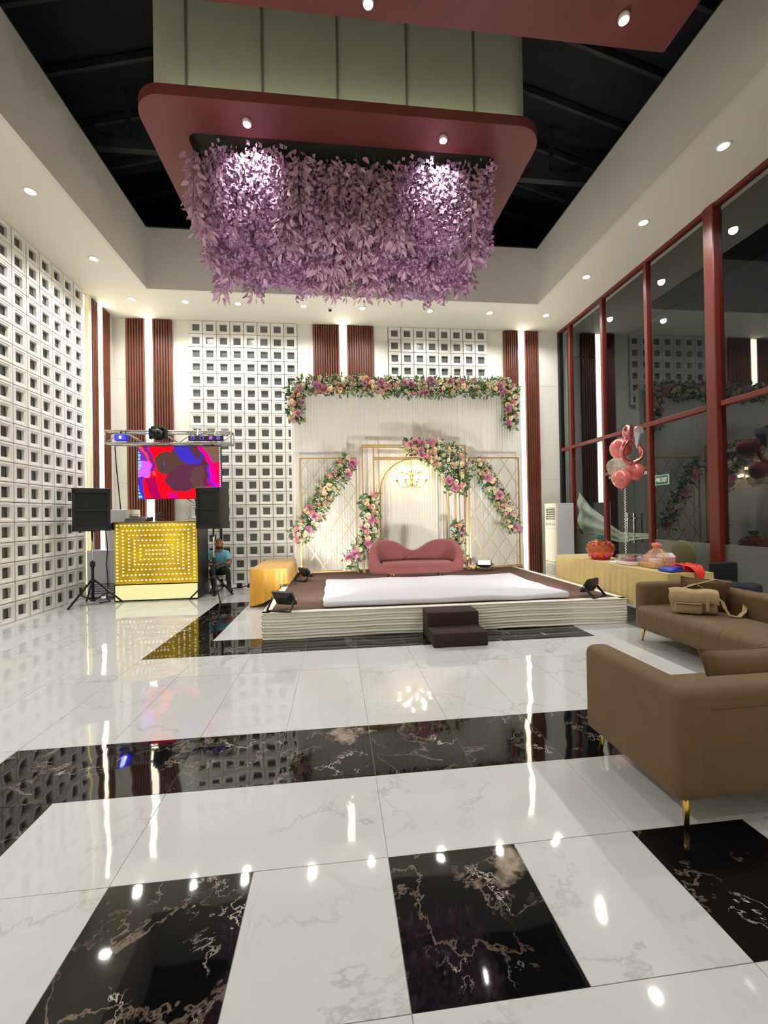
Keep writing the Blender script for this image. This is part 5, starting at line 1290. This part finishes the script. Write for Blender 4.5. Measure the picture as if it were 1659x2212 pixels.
cable([(-3.2, 9.5, 1.99), (-3.0, 9.52, 1.86), (-2.8, 9.55, 1.83), (-2.6, 9.56, 1.9)], .007, 'thin black cable looping under the video screen')
cable([(-1.42, 9.6, .02), (-1.7, 9.66, .2), (-1.9, 9.7, .05), (-2.15, 9.62, .02), (-2.3, 9.6, .012)], .011, 'black power lead on the floor beside the mustard table')
for k, (x, y) in enumerate(((-2.15, 9.66), (-1.93, 9.7))):
    b = thing('power_adapter', ['boxy black power adapter on the floor nearest the seated man', 'black power adapter on the floor nearest the mustard table'][k], 'adapter', (x, y, 0))
    part(MB().rbox(x-.055, x+.055, y-.04, y+.04, .0, .11-.02*k, r=.01, seg=1), 'case', M['black'], b)
    part(MB().tube([(x+.05, y, .05), (x+.1, y-.02, .09), (x+.16, y, .02)], .007, 6), 'lead', M['rubber'], b)
# ---------------------------------------------------------------- people
def person(name, label, J, R, mats, head_dir, skin, loc, hair='short', beard=True, cat='person'):
    """J: joint positions, R: radii; grown with a Skin modifier into one continuous body"""
    edges = [('pelvis', 'waist'), ('waist', 'chest'), ('chest', 'neck'), ('neck', 'head0')]
    for s in 'lr':
        edges += [('pelvis', 'hip_'+s), ('hip_'+s, 'knee_'+s), ('knee_'+s, 'ankle_'+s), ('ankle_'+s, 'toe_'+s), ('chest', 'shoulder_'+s), ('shoulder_'+s, 'sleeve_'+s), ('sleeve_'+s, 'elbow_'+s), ('elbow_'+s, 'wrist_'+s), ('wrist_'+s, 'palm_'+s)]
    for s in 'lr':
        J['sleeve_'+s] = Vector(J['shoulder_'+s]).lerp(Vector(J['elbow_'+s]), .62); R['sleeve'] = R.get('sleeve', .062)
    names = list(J); idx = {n: i for i, n in enumerate(names)}
    me = bpy.data.meshes.new(name); me.from_pydata([tuple(J[n]) for n in names], [(idx[a], idx[b]) for a, b in edges], [])
    o = bpy.data.objects.new(name, me); C.objects.link(o)
    sk = o.modifiers.new('skin', 'SKIN'); sk.use_smooth_shade = True; ss = o.modifiers.new('sub', 'SUBSURF'); ss.levels = 2; ss.render_levels = 2
    if not me.skin_vertices:
        bpy.context.view_layer.objects.active = o
    sv = me.skin_vertices[0].data
    for n in names:
        r = R.get(n, R.get(n[:-2], .05)); r = r if isinstance(r, tuple) else (r, r); sv[idx[n]].radius = r; sv[idx[n]].use_root = (n == 'pelvis')
    bpy.context.view_layer.update()
    ev = bpy.data.meshes.new_from_object(o.evaluated_get(bpy.context.evaluated_depsgraph_get())); bpy.data.objects.remove(o)
    b = MB(); b.add([v.co.copy() for v in ev.vertices], [list(p.vertices) for p in ev.polygons], True)
    seg = [(Vector(J[a]), Vector(J[c]), a, c) for a, c in edges]
    def region(c):
        best = None
        for A, B, a, q in seg:
            t = max(0, min(1, (c-A).dot(B-A)/max(1e-9, (B-A).length_squared))); d = (A+(B-A)*t-c).length
            if best is None or d < best[0]: best = (d, a, q, t)
        _, a, q, t = best
        if q.startswith(('elbow', 'wrist', 'palm')): return 2
        if q in ('head0',) or (q == 'neck' and t > .72): return 2
        if q.startswith(('hip', 'knee', 'ankle')) : return 1
        if q.startswith('toe') or (q.startswith('ankle') and t > .9): return 3
        return 0
    mi = [region(sum((ev.vertices[i].co for i in p.vertices), Vector())/len(p.vertices)) for p in ev.polygons]
    # fingers, rooted in the palms
    for s in 'lr':
        p = Vector(J['palm_'+s]); d = (p-Vector(J['wrist_'+s])).normalized(); up = Vector((0, 0, 1)); sd = d.cross(up).normalized()
        for k, (off, L) in enumerate(((-.028, .062), (-.01, .075), (.009, .07), (.027, .055))):
            q = p+sd*off+d*.02; n0 = len(b.f)
            b.tube([q, q+d*L*.5+Vector((0, 0, -.004)), q+d*L*.8+Vector((0, 0, -.022)), q+d*L*.85+Vector((0, 0, -.04))], [.0095, .009, .0085, .006], 6); mi += [2]*(len(b.f)-n0)
        th = 1 if s == 'l' else -1
        q = p-d*.02+sd*.03*th; n0 = len(b.f)
        b.tube([q, q+sd*.03*th+d*.02, q+sd*.025*th+d*.055+Vector((0, 0, .008))], [.012, .011, .008], 6); mi += [2]*(len(b.f)-n0)
    # head: joined on the neck
    hc = Vector(J['head']); f = Vector(head_dir).normalized(); rt = f.cross(Vector((0, 0, 1))).normalized(); up = rt.cross(f)
    HM = Matrix(((rt.x, -f.x, up.x, hc.x), (rt.y, -f.y, up.y, hc.y), (rt.z, -f.z, up.z, hc.z), (0, 0, 0, 1)))   # local -y = face
    def hs(p):
        x, y, z = p
        if z < 0: x *= 1-.28*(-z/.115)**1.6; y = y*(1-.12*(-z/.115)) - .012*(-z/.115)
        if y < -.05: y *= .96
        if y < -.03 and -.03 < z < .02: y += .004*math.cos(x*60)   # eye hollow
        return HM @ Vector((x, y, z))
    n0 = len(b.f); b.ball((0, 0, 0), (.078, .098, .118), 24, 18, fn=hs); mi += [2]*(len(b.f)-n0)
    n0 = len(b.f); b.add([HM @ Vector(p) for p in ((0, -.092, .02), (-.016, -.095, -.03), (.016, -.095, -.03), (0, -.122, -.025), (0, -.094, -.04))], [(0, 1, 3), (0, 3, 2), (1, 4, 3), (3, 4, 2)], True); mi += [2]*4
    for s in (-1, 1):
        n0 = len(b.f); b.ball((s*.079, .01, -.005), (.012, .02, .032), 8, 6, M=HM); mi += [2]*(len(b.f)-n0)
    me2 = b.mesh(name, [mats[0], mats[1], skin, mats[2]], loc); me2.polygons.foreach_set('material_index', mi); me2.update(); bpy.data.meshes.remove(ev)
    ob = tag(_link(bpy.data.objects.new(name, me2), loc, None), label, cat)
    # features
    for s in (-1, 1):
        e = part(MB().ball((s*.031, -.089, .012), (.013, .007, .008), 8, 6, M=HM), 'eye', mat_eye, ob)
        part(MB().ball((s*.031, -.0955, .012), (.005, .002, .005), 6, 4, M=HM), 'pupil', M['hair'], e)
        part(MB().rbox(s*.031-.019, s*.031+.019, -.1, -.092, .028, .034, r=.002, seg=1, M=HM), 'eyebrow', M['hair'], ob)
    part(MB().rbox(-.023, .023, -.098, -.088, -.062, -.052, r=.004, seg=1, M=HM), 'mouth', mat_lip, ob)
    def cap(p):
        return hs((p.x*1.04, p.y*1.04, p.z*1.03)) + up*.004
    hb = MB(); n, m = 24, 8
    lim = {'short': .95, 'bald': .55}[hair]
    def hg(u, v):
        th = v*PI*.5*lim*1.05; a = u*2*PI
        z = .118*math.cos(th); r = math.sin(th); x = .078*r*math.cos(a); y = .098*r*math.sin(a)
        if y < -.02 and z < .062: z = .062
        return HM @ Vector((x*1.05, y*1.05, z*1.05))
    part(MB().grid(hg, 24, 8), 'hair', M['hair'] if hair == 'short' else M['stubble'], ob)
    if beard:
        def bg_(u, v):
            a = -PI*.98*u-.03; z = -.045-.075*v; k = math.sqrt(max(0, 1-(z/.12)**2)); return hs((.080*k*math.cos(a)*1.03, .098*k*math.sin(a)*1.05, z))
        part(MB().grid(bg_, 18, 6), 'beard', M['hair'], ob)
    return ob
mat_eye = mat('eye_white', (230, 226, 220), .3); mat_lip = mat('lip', (120, 66, 58), .5); M['stubble'] = mat('shaved_hair', (78, 54, 44), .7)
RR = dict(pelvis=(.15, .12), waist=(.14, .11), chest=(.155, .115), neck=(.055, .055), head0=(.05, .05), hip=.09, knee=.062, ankle=.042, toe=.038, shoulder=.065, elbow=.043, wrist=.03, palm=(.036, .018))
# seated man, forearms on his thighs, phone in hand
sx, sy = -2.57, 9.62
J = dict(pelvis=(sx, sy, .40), waist=(sx+.02, sy-.05, .55), chest=(sx+.04, sy-.13, .74), neck=(sx+.045, sy-.17, .87), head0=(sx+.05, sy-.19, .93), head=Vector((sx+.055, sy-.205, 1.0)),
         hip_l=(sx-.11, sy-.06, .38), knee_l=(sx-.03, sy-.46, .47), ankle_l=(sx-.0, sy-.42, .09), toe_l=(sx+.0, sy-.64, .042),
         hip_r=(sx+.11, sy-.06, .38), knee_r=(sx+.28, sy-.42, .47), ankle_r=(sx+.30, sy-.36, .09), toe_r=(sx+.40, sy-.58, .042),
         shoulder_l=(sx-.15, sy-.13, .79), elbow_l=(sx-.21, sy-.20, .56), wrist_l=(sx+.03, sy-.40, .565), palm_l=(sx+.11, sy-.43, .58),
         shoulder_r=(sx+.21, sy-.13, .79), elbow_r=(sx+.29, sy-.22, .58), wrist_r=(sx+.19, sy-.40, .60), palm_r=(sx+.15, sy-.46, .605))
pm = person('person', 'seated man in a light blue T-shirt and dark jeans holding a phone', J, dict(RR), [M['shirt'], M['jeans'], M['shoe']], (.12, -1, -.18), M['skin'], (sx, sy, 0), 'bald', True)
solo(MB().rbox(-.075, .075, -.04, .04, -.004, .005, r=.003, seg=1, M=Matrix.Translation((sx+.20, sy-.49, .615)) @ Matrix.Rotation(.35, 4, 'Z') @ Matrix.Rotation(.5, 4, 'X')), 'phone', M['black'], 'dark phone in the hands of the seated man', 'phone', (sx+.2, sy-.49, .61))
stl = thing('stool', 'low plastic stool under the seated man', 'stool', (sx, sy, 0))
part(MB().rbox(sx-.18, sx+.18, sy-.2, sy+.16, .25, .285, r=.012, seg=2), 'seat', M['white'], stl)
for a in (-1, 1):
    for b_ in (-1, 1): part(MB().bar((sx+a*.14, sy-.02+b_*.14, .26), (sx+a*.17, sy-.02+b_*.17, 0), .03), 'leg', M['white'], stl)
# man standing behind the booth, only the top of the head shows
dx, dy = -3.74, 9.53
J = dict(pelvis=(dx, dy+.05, .84), waist=(dx, dy+.04, 1.0), chest=(dx, dy+.0, 1.2), neck=(dx, dy-.04, 1.39), head0=(dx+.01, dy-.06, 1.47), head=Vector((dx+.015, dy-.075, 1.575)),
         hip_l=(dx-.09, dy+.05, .82), knee_l=(dx-.10, dy+.0, .47), ankle_l=(dx-.10, dy+.05, .08), toe_l=(dx-.11, dy-.10, .035),
         hip_r=(dx+.09, dy+.05, .82), knee_r=(dx+.10, dy+.0, .47), ankle_r=(dx+.10, dy+.05, .08), toe_r=(dx+.11, dy-.10, .035),
         shoulder_l=(dx-.18, dy, 1.26), elbow_l=(dx-.22, dy-.02, 1.0), wrist_l=(dx-.16, dy-.16, .95), palm_l=(dx-.14, dy-.2, .96),
         shoulder_r=(dx+.18, dy, 1.26), elbow_r=(dx+.22, dy-.02, 1.0), wrist_r=(dx+.16, dy-.16, .95), palm_r=(dx+.14, dy-.2, .96))
person('person', 'man behind the gold booth with only his forehead and eyes showing', J, dict(RR), [M['shirt_dark'], M['jeans'], M['shoe']], (.75, -.6, -.25), M['skin_dark'], (dx, dy, 0), 'short', False)

# small glowing surfaces are seen but not sampled as lamps (their lamps do the lighting)
for m_ in bpy.data.materials:
    if m_.name.startswith(('triangle_glow', 'screen_picture', 'violet', 'led_yellow', 'bulb_warm', 'lamp_white', 'flood_lens', 'blue_', 'light_box_glow')): m_.cycles.emission_sampling = 'NONE'
